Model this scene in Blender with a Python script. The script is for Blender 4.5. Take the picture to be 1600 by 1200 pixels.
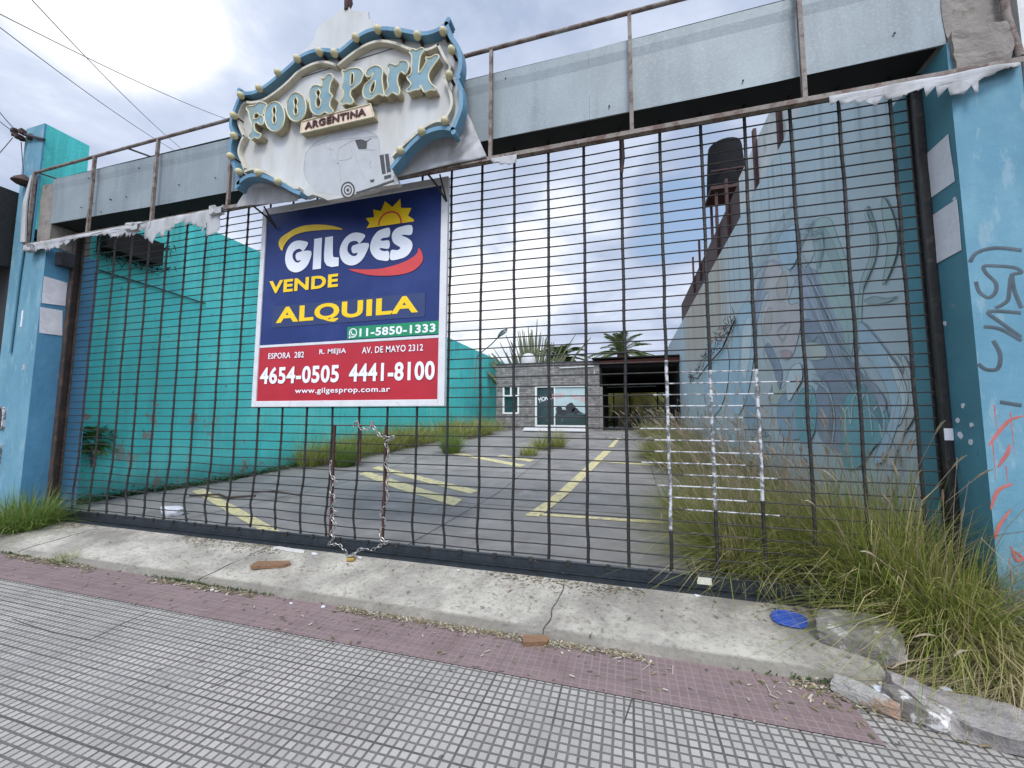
import bpy, bmesh, math, random
from mathutils import Vector, Matrix, noise as mnoise
for o in list(bpy.data.objects): bpy.data.objects.remove(o)
random.seed(7)
S = bpy.context.scene
COL = S.collection
R = math.radians
# ------------------------------------------------------------------ camera
cam = bpy.data.cameras.new('camera'); camo = bpy.data.objects.new('camera', cam); COL.objects.link(camo)
cam.sensor_fit = 'HORIZONTAL'; cam.sensor_width = 36.0; cam.lens = 36.0 * 623.8 / 1600
cam.clip_start = 0.05; cam.clip_end = 2000
AX = ((0.96087038, 0.27696748, 0.00413834), (0.01996625, -0.08415359, 0.99625274), (-0.27627787, 0.95718712, 0.08639069))
mm = Matrix.Identity(4)
for i in range(3):
    mm[i][0] = AX[0][i]; mm[i][1] = AX[1][i]; mm[i][2] = -AX[2][i]
mm[0][3], mm[1][3], mm[2][3] = 0.0, -3.914, 1.45
camo.matrix_world = mm
S.camera = camo
S.render.resolution_x, S.render.resolution_y = 1024, 768
# ------------------------------------------------------------------ world: hazy sky with broken cloud
SUN_EL, SUN_AZ = 49.0, 166.0      # azimuth clockwise from +Y (north): behind the camera
W = bpy.data.worlds.new('World'); S.world = W; W.use_nodes = True
def world():
    nt = W.node_tree; N = nt.nodes; L = nt.links; N.clear()
    out = N.new('ShaderNodeOutputWorld'); bg = N.new('ShaderNodeBackground'); bg.inputs['Strength'].default_value = 0.1
    L.new(bg.outputs[0], out.inputs[0])
    sky = N.new('ShaderNodeTexSky'); sky.sky_type = 'NISHITA'; sky.sun_disc = False
    sky.sun_elevation = R(SUN_EL); sky.sun_rotation = R(SUN_AZ); sky.air_density = 1.3; sky.dust_density = 1.5
    tc = N.new('ShaderNodeTexCoord')
    def noise_(scale, detail, rough, vec, dist=0.0):
        n = N.new('ShaderNodeTexNoise'); n.inputs['Scale'].default_value = scale; n.inputs['Detail'].default_value = detail
        n.inputs['Roughness'].default_value = rough; n.inputs['Distortion'].default_value = dist; L.new(vec, n.inputs['Vector']); return n.outputs[0]
    def math_(op, a, b, clamp=False):
        m = N.new('ShaderNodeMath'); m.operation = op; m.use_clamp = clamp
        for i, x in enumerate((a, b)):
            if isinstance(x, (int, float)): m.inputs[i].default_value = x
            else: L.new(x, m.inputs[i])
        return m.outputs[0]
    # clouds live on a flat deck above the place: stretch the view direction by its height
    sep = N.new('ShaderNodeSeparateXYZ'); L.new(tc.outputs['Generated'], sep.inputs[0])
    zz = math_('ADD', math_('MAXIMUM', sep.outputs[2], 0.0), 0.22)
    cmb = N.new('ShaderNodeCombineXYZ')
    L.new(math_('DIVIDE', sep.outputs[0], zz), cmb.inputs[0]); L.new(math_('DIVIDE', sep.outputs[1], zz), cmb.inputs[1])
    n1 = noise_(1.5, 7, 0.55, cmb.outputs[0], 0.3)
    n2 = noise_(3.4, 8, 0.6, cmb.outputs[0], 0.5)
    val = math_('ADD', math_('MULTIPLY', n1, 0.72), math_('MULTIPLY', n2, 0.28))
    def spot(d, size, gain):
        vm = N.new('ShaderNodeVectorMath'); vm.operation = 'DOT_PRODUCT'; L.new(tc.outputs['Generated'], vm.inputs[0]); vm.inputs[1].default_value = d
        mr = N.new('ShaderNodeMapRange'); mr.interpolation_type = 'SMOOTHERSTEP'; L.new(vm.outputs['Value'], mr.inputs[0])
        mr.inputs[1].default_value = math.cos(R(size)); mr.inputs[2].default_value = 1.0; mr.inputs[3].default_value = 0; mr.inputs[4].default_value = gain
        return mr.outputs[0]
    for d, s, g in SPOTS: val = math_('ADD', val, spot(d, s, g))
    cr = N.new('ShaderNodeValToRGB'); L.new(val, cr.inputs[0]); e = cr.color_ramp.elements
    e[0].position = 0.44; e[0].color = (3.2, 3.75, 5.0, 1); e[1].position = 0.705; e[1].color = (8.0, 8.1, 8.3, 1)
    x = e.new(0.57); x.color = (4.7, 5.25, 6.45, 1)
    cov = N.new('ShaderNodeMapRange'); cov.interpolation_type = 'SMOOTHSTEP'; L.new(val, cov.inputs[0])
    cov.inputs[1].default_value = 0.30; cov.inputs[2].default_value = 0.47; cov.inputs[3].default_value = 0.35; cov.inputs[4].default_value = 1.0
    blue = N.new('ShaderNodeMix'); blue.data_type = 'RGBA'; blue.inputs[0].default_value = 0.5
    L.new(sky.outputs[0], blue.inputs[6]); blue.inputs[7].default_value = (2.0, 3.6, 6.0, 1)
    mx = N.new('ShaderNodeMix'); mx.data_type = 'RGBA'; L.new(cov.outputs[0], mx.inputs[0]); L.new(blue.outputs[2], mx.inputs[6]); L.new(cr.outputs[0], mx.inputs[7])
    # added sky glow toward the sun, unseen behind the camera, to lift scene light
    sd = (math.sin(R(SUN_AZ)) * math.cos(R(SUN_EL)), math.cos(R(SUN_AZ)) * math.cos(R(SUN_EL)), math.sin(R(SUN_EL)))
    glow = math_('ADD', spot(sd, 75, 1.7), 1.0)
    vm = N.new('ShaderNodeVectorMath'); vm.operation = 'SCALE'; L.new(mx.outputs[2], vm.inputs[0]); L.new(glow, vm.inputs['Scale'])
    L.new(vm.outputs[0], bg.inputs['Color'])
SPOTS = [((-0.713, 0.347, 0.609), 9, 0.25), ((-0.66, 0.42, 0.62), 6, 0.12), ((-0.9, 0.16, 0.40), 4, 0.12), ((-0.335, 0.885, 0.32), 16, 0.11), ((-0.13, 0.91, 0.39), 12, 0.08), ((0.1, 0.90, 0.42), 8, -0.23), ((0.13, 0.86, 0.50), 5, -0.08), ((-0.28, 0.93, 0.25), 12, 0.05)]
world()
sun = bpy.data.lights.new('sun', 'SUN'); sun.energy = 1.5; sun.angle = R(20); sun.color = (1.0, 0.965, 0.91)
suno = bpy.data.objects.new('sun', sun); COL.objects.link(suno)
_d = Vector((math.sin(R(SUN_AZ)) * math.cos(R(SUN_EL)), math.cos(R(SUN_AZ)) * math.cos(R(SUN_EL)), math.sin(R(SUN_EL))))
suno.rotation_euler = _d.to_track_quat('Z', 'Y').to_euler()
suno.location = (0, -10, 20)
S.view_settings.view_transform = 'Standard'; S.view_settings.look = 'None'; S.view_settings.gamma = 1.0; S.view_settings.exposure = 0.58
S.render.engine = 'CYCLES'
S.cycles.max_bounces = 6
# ------------------------------------------------------------------ materials
MATS = {}
def srgb(h):
    v = [int(h[i:i + 2], 16) / 255 for i in (0, 2, 4)]
    return tuple(x / 12.92 if x < .04045 else ((x + .055) / 1.055) ** 2.4 for x in v)
def mat(name, col, rough=.75, var=.15, scale=5.0, bump=.0, bscale=40.0, metal=0.0, stains=(), island=None, stretch=(1, 1, 1), spec=.35, trans=0.0):
    """stains: (colour, scale, threshold, softness, stretch xyz, {axis:(lo,hi,soft)}, strength)"""
    m = bpy.data.materials.new(name); MATS[name] = m; m.use_nodes = True
    nt = m.node_tree; N = nt.nodes; L = nt.links; b = N['Principled BSDF']
    b.inputs['Roughness'].default_value = rough; b.inputs['Metallic'].default_value = metal
    b.inputs['Specular IOR Level'].default_value = spec
    tc = N.new('ShaderNodeTexCoord'); oc = tc.outputs['Object']
    def mapping(sc):
        if tuple(sc) == (1, 1, 1): return oc
        mp = N.new('ShaderNodeMapping'); mp.inputs['Scale'].default_value = sc; L.new(oc, mp.inputs[0]); return mp.outputs[0]
    def noise_(sc, st, det=6, ro=.6):
        n = N.new('ShaderNodeTexNoise'); n.inputs['Scale'].default_value = sc; n.inputs['Detail'].default_value = det; n.inputs['Roughness'].default_value = ro
        L.new(mapping(st), n.inputs['Vector']); return n.outputs[0]
    def mix(f, a, c):
        x = N.new('ShaderNodeMix'); x.data_type = 'RGBA'
        if isinstance(f, float): x.inputs[0].default_value = f
        else: L.new(f, x.inputs[0])
        for i, q in ((6, a), (7, c)):
            if isinstance(q, tuple): x.inputs[i].default_value = (*q[:3], 1)
            else: L.new(q, x.inputs[i])
        return x.outputs[2]
    cur = tuple(col)
    if island:
        g = N.new('ShaderNodeNewGeometry'); r = N.new('ShaderNodeValToRGB'); L.new(g.outputs['Random Per Island'], r.inputs[0])
        e = r.color_ramp.elements; e[0].color = (*island[0], 1); e[-1].color = (*island[-1], 1)
        for i, c in enumerate(island[1:-1]): x = e.new((i + 1) / (len(island) - 1)); x.color = (*c, 1)
        cur = r.outputs[0]
    if var:
        d = mix(.999, (0, 0, 0), cur) if not isinstance(cur, tuple) else cur
        nn = noise_(scale, stretch); mr = N.new('ShaderNodeMapRange'); L.new(nn, mr.inputs[0])
        mr.inputs[1].default_value = .3; mr.inputs[2].default_value = .7; mr.inputs[3].default_value = 1 - var; mr.inputs[4].default_value = 1 + var
        vm = N.new('ShaderNodeVectorMath'); vm.operation = 'SCALE'
        if isinstance(d, tuple): vm.inputs[0].default_value = d
        else: L.new(d, vm.inputs[0])
        L.new(mr.outputs[0], vm.inputs['Scale']); cur = vm.outputs[0]
    for sc_ in stains:
        c, sc, th, so, st, rng, k = sc_
        nn = noise_(sc, st, 7, .65); mr = N.new('ShaderNodeMapRange'); mr.interpolation_type = 'SMOOTHSTEP'; L.new(nn, mr.inputs[0])
        mr.inputs[1].default_value = th - so; mr.inputs[2].default_value = th + so; mr.inputs[4].default_value = k; f = mr.outputs[0]
        for ax, (lo, hi, sf) in (rng or {}).items():
            sp = N.new('ShaderNodeSeparateXYZ'); L.new(oc, sp.inputs[0])
            for a, bb in ((lo - sf, lo + sf), (hi + sf, hi - sf)):
                q = N.new('ShaderNodeMapRange'); q.interpolation_type = 'SMOOTHSTEP'; L.new(sp.outputs[ax], q.inputs[0])
                if a < bb: q.inputs[1].default_value = a; q.inputs[2].default_value = bb
                else: q.inputs[1].default_value = bb; q.inputs[2].default_value = a; q.inputs[3].default_value = 1; q.inputs[4].default_value = 0
                mu = N.new('ShaderNodeMath'); mu.operation = 'MULTIPLY'; L.new(f, mu.inputs[0]); L.new(q.outputs[0], mu.inputs[1]); f = mu.outputs[0]
        cur = mix(f, cur, c)
    if isinstance(cur, tuple): b.inputs['Base Color'].default_value = (*cur, 1)
    else: L.new(cur, b.inputs['Base Color'])
    if bump:
        bp = N.new('ShaderNodeBump'); bp.inputs['Strength'].default_value = bump; bp.inputs['Distance'].default_value = .02
        L.new(noise_(bscale, stretch, 5), bp.inputs['Height']); L.new(bp.outputs[0], b.inputs['Normal'])
    if trans:
        ts = N.new('ShaderNodeBsdfTranslucent'); ms = N.new('ShaderNodeMixShader'); ms.inputs[0].default_value = trans
        if isinstance(cur, tuple): ts.inputs[0].default_value = (*cur, 1)
        else: L.new(cur, ts.inputs[0])
        L.new(b.outputs[0], ms.inputs[1]); L.new(ts.outputs[0], ms.inputs[2]); L.new(ms.outputs[0], N['Material Output'].inputs[0])
    return m
def paving(name, pitch, stone, groove, gw, spk, rnd, tile=8, gbump=.6, dirt=None):
    """square-panel paving: grooves each `pitch`, a wider joint each `tile` panels, terrazzo speckle"""
    m = bpy.data.materials.new(name); MATS[name] = m; m.use_nodes = True
    nt = m.node_tree; N = nt.nodes; L = nt.links; b = N['Principled BSDF']; b.inputs['Roughness'].default_value = .8; b.inputs['Specular IOR Level'].default_value = .3
    tc = N.new('ShaderNodeTexCoord'); sp = N.new('ShaderNodeSeparateXYZ'); L.new(tc.outputs['Object'], sp.inputs[0])
    def mt(op, a, c=0.0, d=0.0):
        q = N.new('ShaderNodeMath'); q.operation = op
        for i, x in enumerate((a, c, d)):
            if isinstance(x, (int, float)): q.inputs[i].default_value = x
            else: L.new(x, q.inputs[i])
        return q.outputs[0]
    wob = N.new('ShaderNodeTexNoise'); wob.inputs['Scale'].default_value = 6; L.new(tc.outputs['Object'], wob.inputs[0])
    masks = []; cells = []; tiles = []
    for ax in (0, 1):
        c = mt('ADD', sp.outputs[ax], mt('MULTIPLY', mt('SUBTRACT', wob.outputs[0], .5), .006))
        q = mt('DIVIDE', c, pitch); fr = mt('FRACT', mt('ADD', q, 1000.0)); d = mt('MULTIPLY', mt('ABSOLUTE', mt('SUBTRACT', fr, .5)), 2.0)   # 1 on the groove
        mr = N.new('ShaderNodeMapRange'); mr.interpolation_type = 'SMOOTHSTEP'; L.new(d, mr.inputs[0]); mr.inputs[1].default_value = 1 - gw * 1.7; mr.inputs[2].default_value = 1 - gw * .8
        masks.append(mr.outputs[0]); cells.append(mt('FLOOR', mt('ADD', q, 1000.0)))
        q2 = mt('ADD', mt('DIVIDE', c, pitch * tile), 1000.0); d2 = mt('MULTIPLY', mt('ABSOLUTE', mt('SUBTRACT', mt('FRACT', q2), .5)), 2.0)
        tiles.append((mt('GREATER_THAN', d2, 1 - gw * 1.1 / tile), mt('FLOOR', q2)))
    gm = mt('MAXIMUM', masks[0], masks[1]); jm = mt('MAXIMUM', tiles[0][0], tiles[1][0])
    def wn(a, c):
        cb = N.new('ShaderNodeCombineXYZ'); L.new(a, cb.inputs[0]); L.new(c, cb.inputs[1]); w = N.new('ShaderNodeTexWhiteNoise'); w.noise_dimensions = '2D'; L.new(cb.outputs[0], w.inputs['Vector']); return w.outputs['Value']
    r1 = wn(cells[0], cells[1]); r2 = wn(tiles[0][1], tiles[1][1])
    sk = N.new('ShaderNodeTexNoise'); sk.inputs['Scale'].default_value = 260; sk.inputs['Detail'].default_value = 2; L.new(tc.outputs['Object'], sk.inputs[0])
    big = N.new('ShaderNodeTexNoise'); big.inputs['Scale'].default_value = 1.3; big.inputs['Detail'].default_value = 7; big.inputs['Roughness'].default_value = .65; L.new(tc.outputs['Object'], big.inputs[0])
    k = mt('ADD', mt('ADD', mt('MULTIPLY', mt('SUBTRACT', r1, .5), rnd), mt('MULTIPLY', mt('SUBTRACT', r2, .5), rnd * .55)), mt('ADD', mt('MULTIPLY', mt('SUBTRACT', sk.outputs[0], .5), spk), mt('MULTIPLY', mt('SUBTRACT', big.outputs[0], .5), .7)))
    k = mt('ADD', k, 1.0)
    def mix(f, a, c):
        x = N.new('ShaderNodeMix'); x.data_type = 'RGBA'; L.new(f, x.inputs[0])
        for i, z in ((6, a), (7, c)):
            if isinstance(z, tuple): x.inputs[i].default_value = (*z, 1)
            else: L.new(z, x.inputs[i])
        return x.outputs[2]
    vm = N.new('ShaderNodeVectorMath'); vm.operation = 'SCALE'; vm.inputs[0].default_value = stone; L.new(k, vm.inputs['Scale'])
    c1 = mix(gm, vm.outputs[0], groove); c2 = mix(mt('MULTIPLY', jm, .75), c1, tuple(g * .55 for g in groove))
    if dirt:
        n = N.new('ShaderNodeTexNoise'); n.inputs['Scale'].default_value = 2.2; n.inputs['Detail'].default_value = 9; n.inputs['Roughness'].default_value = .7; L.new(tc.outputs['Object'], n.inputs[0])
        mr = N.new('ShaderNodeMapRange'); L.new(n.outputs[0], mr.inputs[0]); mr.inputs[1].default_value = .52; mr.inputs[2].default_value = .72; mr.inputs[4].default_value = .55
        c2 = mix(mr.outputs[0], c2, dirt)
    sp2 = N.new('ShaderNodeTexNoise'); sp2.inputs['Scale'].default_value = 13; sp2.inputs['Detail'].default_value = 1; L.new(tc.outputs['Object'], sp2.inputs[0])
    mr2 = N.new('ShaderNodeMapRange'); L.new(sp2.outputs[0], mr2.inputs[0]); mr2.inputs[1].default_value = .735; mr2.inputs[2].default_value = .75; mr2.inputs[4].default_value = .7
    c2 = mix(mr2.outputs[0], c2, (.05, .047, .045))
    L.new(c2, b.inputs['Base Color'])
    h = mt('SUBTRACT', mt('MULTIPLY', sk.outputs[0], .12), gm)
    bp = N.new('ShaderNodeBump'); bp.inputs['Strength'].default_value = gbump; bp.inputs['Distance'].default_value = .006; L.new(h, bp.inputs['Height']); L.new(bp.outputs[0], b.inputs['Normal'])
    return m
# ------------------------------------------------------------------ geometry
BASE = {}
def cr(pts, n=4, closed=False):
    """Catmull-Rom through 2-D or 3-D points"""
    P = [Vector(p if len(p) == 3 else (p[0], p[1], 0)) for p in pts]; dim = len(pts[0]); out = []
    m = len(P); rng = range(m if closed else m - 1)
    for i in rng:
        g = (lambda k: P[k % m]) if closed else (lambda k: P[max(0, min(m - 1, k))])
        a, b, c, d = g(i - 1), g(i), g(i + 1), g(i + 2)
        for j in range(n):
            t = j / n
            out.append(.5 * ((2 * b) + (c - a) * t + (2 * a - 5 * b + 4 * c - d) * t * t + (3 * b - a - 3 * c + d) * t ** 3))
    if not closed: out.append(P[-1])
    return [tuple(v)[:dim] for v in out]
class MB:
    def __init__(s): s.v = []; s.f = []; s.m = []
    def add(s, vs, fs, mi=0):
        o = len(s.v); s.v += [tuple(v) for v in vs]; s.f += [tuple(i + o for i in f) for f in fs]; s.m += [mi] * len(fs); return s
    def box(s, x0, x1, y0, y1, z0, z1, mi=0, rot=None, jit=0):
        c = Vector(((x0 + x1) / 2, (y0 + y1) / 2, (z0 + z1) / 2)); vs = []
        for x in (x0, x1):
            for y in (y0, y1):
                for z in (z0, z1):
                    v = Vector((x, y, z)) - c
                    if rot: v = rot @ v
                    vs.append(v + c)
        return s.add(vs, [(0, 1, 3, 2), (4, 6, 7, 5), (0, 4, 5, 1), (2, 3, 7, 6), (0, 2, 6, 4), (1, 5, 7, 3)], mi)
    def tube(s, pts, r, n=6, mi=0, cap=True, flat=1.0, up=None, ph=.5):
        P = [Vector(p) for p in pts]; rs = r if isinstance(r, (list, tuple)) else [r] * len(P); vs = []; fs = []
        u = None
        for i, p in enumerate(P):
            t = (P[min(i + 1, len(P) - 1)] - P[max(i - 1, 0)])
            t = t.normalized() if t.length > 1e-9 else Vector((0, 0, 1))
            if u is None:
                u = Vector(up) if up else (Vector((0, 0, 1)) if abs(t.z) < .9 else Vector((0, 1, 0)))
            u = (u - t * u.dot(t)); u = u.normalized() if u.length > 1e-6 else t.orthogonal().normalized()
            w = t.cross(u)
            for k in range(n):
                a = 2 * math.pi * (k + ph) / n; vs.append(p + (u * math.cos(a) * flat + w * math.sin(a)) * rs[i])
        for i in range(len(P) - 1):
            for k in range(n):
                fs.append((i * n + k, i * n + (k + 1) % n, (i + 1) * n + (k + 1) % n, (i + 1) * n + k))
        if cap: fs.append(tuple(range(n - 1, -1, -1))); fs.append(tuple((len(P) - 1) * n + k for k in range(n)))
        return s.add(vs, fs, mi)
    def lathe(s, prof, c, n=16, mi=0):
        vs = []; fs = []; m = len(prof)
        for k in range(n):
            a = 2 * math.pi * k / n
            for r, z in prof: vs.append((c[0] + r * math.cos(a), c[1] + r * math.sin(a), c[2] + z))
        for k in range(n):
            for i in range(m - 1): fs.append((k * m + i, ((k + 1) % n) * m + i, ((k + 1) % n) * m + i + 1, k * m + i + 1))
        return s.add(vs, fs, mi)
    def ball(s, c, r, n=10, mi=0, sc=(1, 1, 1)):
        vs = []; fs = []; h = n // 2
        for i in range(h + 1):
            a = math.pi * i / h
            for k in range(n):
                q = 2 * math.pi * k / n; vs.append((c[0] + r * sc[0] * math.sin(a) * math.cos(q), c[1] + r * sc[1] * math.sin(a) * math.sin(q), c[2] + r * sc[2] * math.cos(a)))
        for i in range(h):
            for k in range(n): fs.append((i * n + k, (i + 1) * n + k, (i + 1) * n + (k + 1) % n, i * n + (k + 1) % n))
        return s.add(vs, fs, mi)
    def fill(s, loops, depth, fn, mi=0, side=None):
        """loops: 2-D outlines (outer, holes); extruded by depth; fn(x, y, d) -> world point, d = 0 back .. depth front"""
        cu = bpy.data.curves.new('tmp', 'CURVE'); cu.dimensions = '2D'; cu.fill_mode = 'BOTH' if depth else 'FRONT'; cu.extrude = depth / 2 if depth else 0
        for lp in loops:
            sp = cu.splines.new('POLY'); sp.points.add(len(lp) - 1); sp.use_cyclic_u = True
            for q, p in zip(sp.points, lp): q.co = (p[0], p[1], 0, 1)
        return s._curve(cu, depth, fn, mi, side)
    def _curve(s, cu, depth, fn, mi, side=None):
        ob = bpy.data.objects.new('tmp', cu); COL.objects.link(ob); dg = bpy.context.evaluated_depsgraph_get(); dg.update()
        me = bpy.data.meshes.new_from_object(ob.evaluated_get(dg)); bpy.data.objects.remove(ob); bpy.data.curves.remove(cu)
        o = len(s.v)
        s.v += [tuple(fn(v.co.x, v.co.y, v.co.z + depth / 2)) for v in me.vertices]
        for p in me.polygons:
            s.f.append(tuple(i + o for i in p.vertices)); s.m.append(mi if (side is None or abs(p.normal.z) > .7) else side)
        bpy.data.meshes.remove(me); return s
    def text(s, body, box, fn, depth=.002, mi=0, bold=0.0, side=None, spacing=1.0):
        """letters fitted to box = (x0, x1, y0, y1)"""
        cu = bpy.data.curves.new('tmp', 'FONT'); cu.body = body; cu.offset = bold; cu.space_character = spacing; cu.resolution_u = 4
        ob = bpy.data.objects.new('tmp', cu); COL.objects.link(ob); dg = bpy.context.evaluated_depsgraph_get(); dg.update()
        me = bpy.data.meshes.new_from_object(ob.evaluated_get(dg)); xs = [v.co.x for v in me.vertices]; ys = [v.co.y for v in me.vertices]
        x0, x1, y0, y1 = min(xs), max(xs), min(ys), max(ys)
        bpy.data.meshes.remove(me)
        cu.extrude = depth / 2
        dg.update(); me = bpy.data.meshes.new_from_object(ob.evaluated_get(dg)); bpy.data.objects.remove(ob); bpy.data.curves.remove(cu)
        o = len(s.v)
        for v in me.vertices:
            s.v.append(tuple(fn(box[0] + (v.co.x - x0) / (x1 - x0) * (box[1] - box[0]), box[2] + (v.co.y - y0) / (y1 - y0) * (box[3] - box[2]), v.co.z + depth / 2)))
        for p in me.polygons:
            s.f.append(tuple(i + o for i in p.vertices)); s.m.append(mi if (side is None or abs(p.normal.z) > .7) else side)
        bpy.data.meshes.remove(me); return s
    def build(s, name, mats, parent=None, smooth=False, loc=None, bevel=0, fix=True):
        me = bpy.data.meshes.new(name); base = Vector(BASE[parent.name]) if parent else Vector(loc or (0, 0, 0))
        me.from_pydata([tuple(Vector(v) - base) for v in s.v], [], s.f)
        for m in (mats if isinstance(mats, (list, tuple)) else [mats]): me.materials.append(MATS[m] if isinstance(m, str) else m)
        me.polygons.foreach_set('material_index', s.m)
        if smooth: me.polygons.foreach_set('use_smooth', [True] * len(s.f))
        if fix and len(s.f) < 60000:
            bm = bmesh.new(); bm.from_mesh(me); bmesh.ops.recalc_face_normals(bm, faces=bm.faces); bm.to_mesh(me); bm.free()
        me.update()
        o = bpy.data.objects.new(name, me); COL.objects.link(o)
        if parent: o.parent = parent
        else: o.location = base
        BASE[o.name] = tuple(base)
        if bevel:
            b = o.modifiers.new('bevel', 'BEVEL'); b.width = bevel; b.segments = 2; b.limit_method = 'ANGLE'
        if smooth:
            try: me.set_sharp_from_angle(angle=R(50))
            except Exception: pass
        return o
def tag(o, label=None, cat=None, group=None, kind=None):
    if label: o['label'] = label
    if cat: o['category'] = cat
    if group: o['group'] = group
    if kind: o['kind'] = kind
    return o
def thing(name, label, cat, loc, group=None):
    o = bpy.data.objects.new(name, None); COL.objects.link(o); o.location = loc; o.empty_display_size = .1; BASE[o.name] = tuple(loc)
    return tag(o, label, cat, group)
def struct(o): o['kind'] = 'structure'; return o
def fz(y): return 0.0 if y < 3.5 else min(.83, (y - 3.5) * .0634)
def XZ(y0, sgn=-1): return lambda x, z, d: (x, y0 + sgn * d, z)     # drawn on a plane facing the street
def rock(mb, c, size, seed, mi=0, sub=3, rough=.25, rot=None):
    bm = bmesh.new(); bmesh.ops.create_icosphere(bm, subdivisions=sub, radius=1)
    vs = []
    for v in bm.verts:
        n = mnoise.noise(v.co * 1.3 + Vector((seed, seed * 2, 0))) * rough + mnoise.noise(v.co * 3.7 + Vector((seed, 0, seed))) * rough * .4 + mnoise.noise(v.co * 11 + Vector((seed, seed, 0))) * rough * .22
        p = v.co * (1 + n)
        p = Vector([max(-.78, min(.78, q + .02 * mnoise.noise(v.co * 17))) for q in p])
        p = Vector((p.x * size[0], p.y * size[1], p.z * size[2]))
        if rot: p = rot @ p
        vs.append(p + Vector(c))
    mb.add(vs, [tuple(v.index for v in f.verts) for f in bm.faces], mi); bm.free()
def blades(mb, c, n, L, rad, tilt, droop, w, zf=None, bias=(0, 0), mi=0, seg=4, rnd=random, upr=0.0):
    for i in range(n):
        a = rnd.uniform(0, 2 * math.pi); q = math.sqrt(rnd.random()) * rad
        bx, by = c[0] + q * math.cos(a), c[1] + q * math.sin(a); bz = c[2] if zf is None else zf(bx, by)
        a2 = a + rnd.gauss(0, .7); th = R(rnd.uniform(upr, tilt)); l = L * rnd.uniform(.45, 1.05); g = droop * rnd.uniform(.5, 1.3)
        d = Vector((math.sin(th) * math.cos(a2) + bias[0] * rnd.random(), math.sin(th) * math.sin(a2) + bias[1] * rnd.random(), math.cos(th))).normalized()
        sd = Vector((-d.y, d.x, 0)); sd = sd.normalized() if sd.length > 1e-4 else Vector((1, 0, 0))
        sd = (sd + Vector((rnd.uniform(-.6, .6), rnd.uniform(-.6, .6), 0))).normalized(); ww = w * (rnd.uniform(.45, 1.1) if rnd.random() < .8 else rnd.uniform(1.2, 1.9))
        vs = []
        kink = rnd.uniform(.35, .8) if rnd.random() < .14 else 9; kd = Vector((rnd.uniform(-.8, .8), rnd.uniform(-.8, .8), rnd.uniform(-.9, -.1)))
        for k in range(seg + 1):
            t = k / seg; p = Vector((bx, by, bz)) + d * l * t + (kd * l * (t - kink) if t > kink else Vector((0, 0, 0))) + Vector((d.x * .6, d.y * .6, -1)) * g * l * t * t * .75
            if p.z < bz + .01: p.z = bz + .01 + .02 * rnd.random()
            h = ww * (1 - t * .92) * .5
            vs += [p - sd * h, p + sd * h]
        mb.add(vs, [(2 * k, 2 * k + 1, 2 * k + 3, 2 * k + 2) for k in range(seg)], mi)
D_fin = [[(-4.318, 5.291), (-4.207, 5.243), (-4.075, 5.228), (-3.948, 5.257), (-3.775, 5.333), (-3.607, 5.419), (-3.465, 5.499), (-3.322, 5.525), (-3.179, 5.513), (-3.038, 5.468), (-2.943, 5.416)], [(-2.943, 5.416), (-2.855, 5.46), (-2.725, 5.526), (-2.573, 5.564), (-2.422, 5.55), (-2.252, 5.497), (-2.085, 5.423), (-1.942, 5.357), (-1.824, 5.334), (-1.727, 5.348), (-1.632, 5.397)], [(-1.632, 5.397), (-1.621, 5.317), (-1.581, 5.211), (-1.504, 5.077), (-1.474, 4.939), (-1.481, 4.812), (-1.515, 4.751)], [(-1.515, 4.751), (-1.473, 4.645), (-1.458, 4.515), (-1.465, 4.408), (-1.509, 4.291), (-1.553, 4.193)], [(-1.553, 4.193), (-1.628, 4.23), (-1.722, 4.246), (-1.816, 4.238), (-1.911, 4.202), (-2.007, 4.138), (-2.103, 4.046), (-2.199, 3.952), (-2.219, 3.933)], [(-3.351, 3.842), (-3.46, 3.896), (-3.609, 3.991), (-3.762, 4.077), (-3.916, 4.145), (-4.045, 4.167), (-4.146, 4.153), (-4.258, 4.087)], [(-4.258, 4.087), (-4.259, 4.193), (-4.332, 4.334), (-4.407, 4.499), (-4.412, 4.652), (-4.365, 4.734)], [(-4.365, 4.734), (-4.429, 4.852), (-4.425, 4.961), (-4.369, 5.104), (-4.318, 5.225), (-4.318, 5.291)]]
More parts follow.
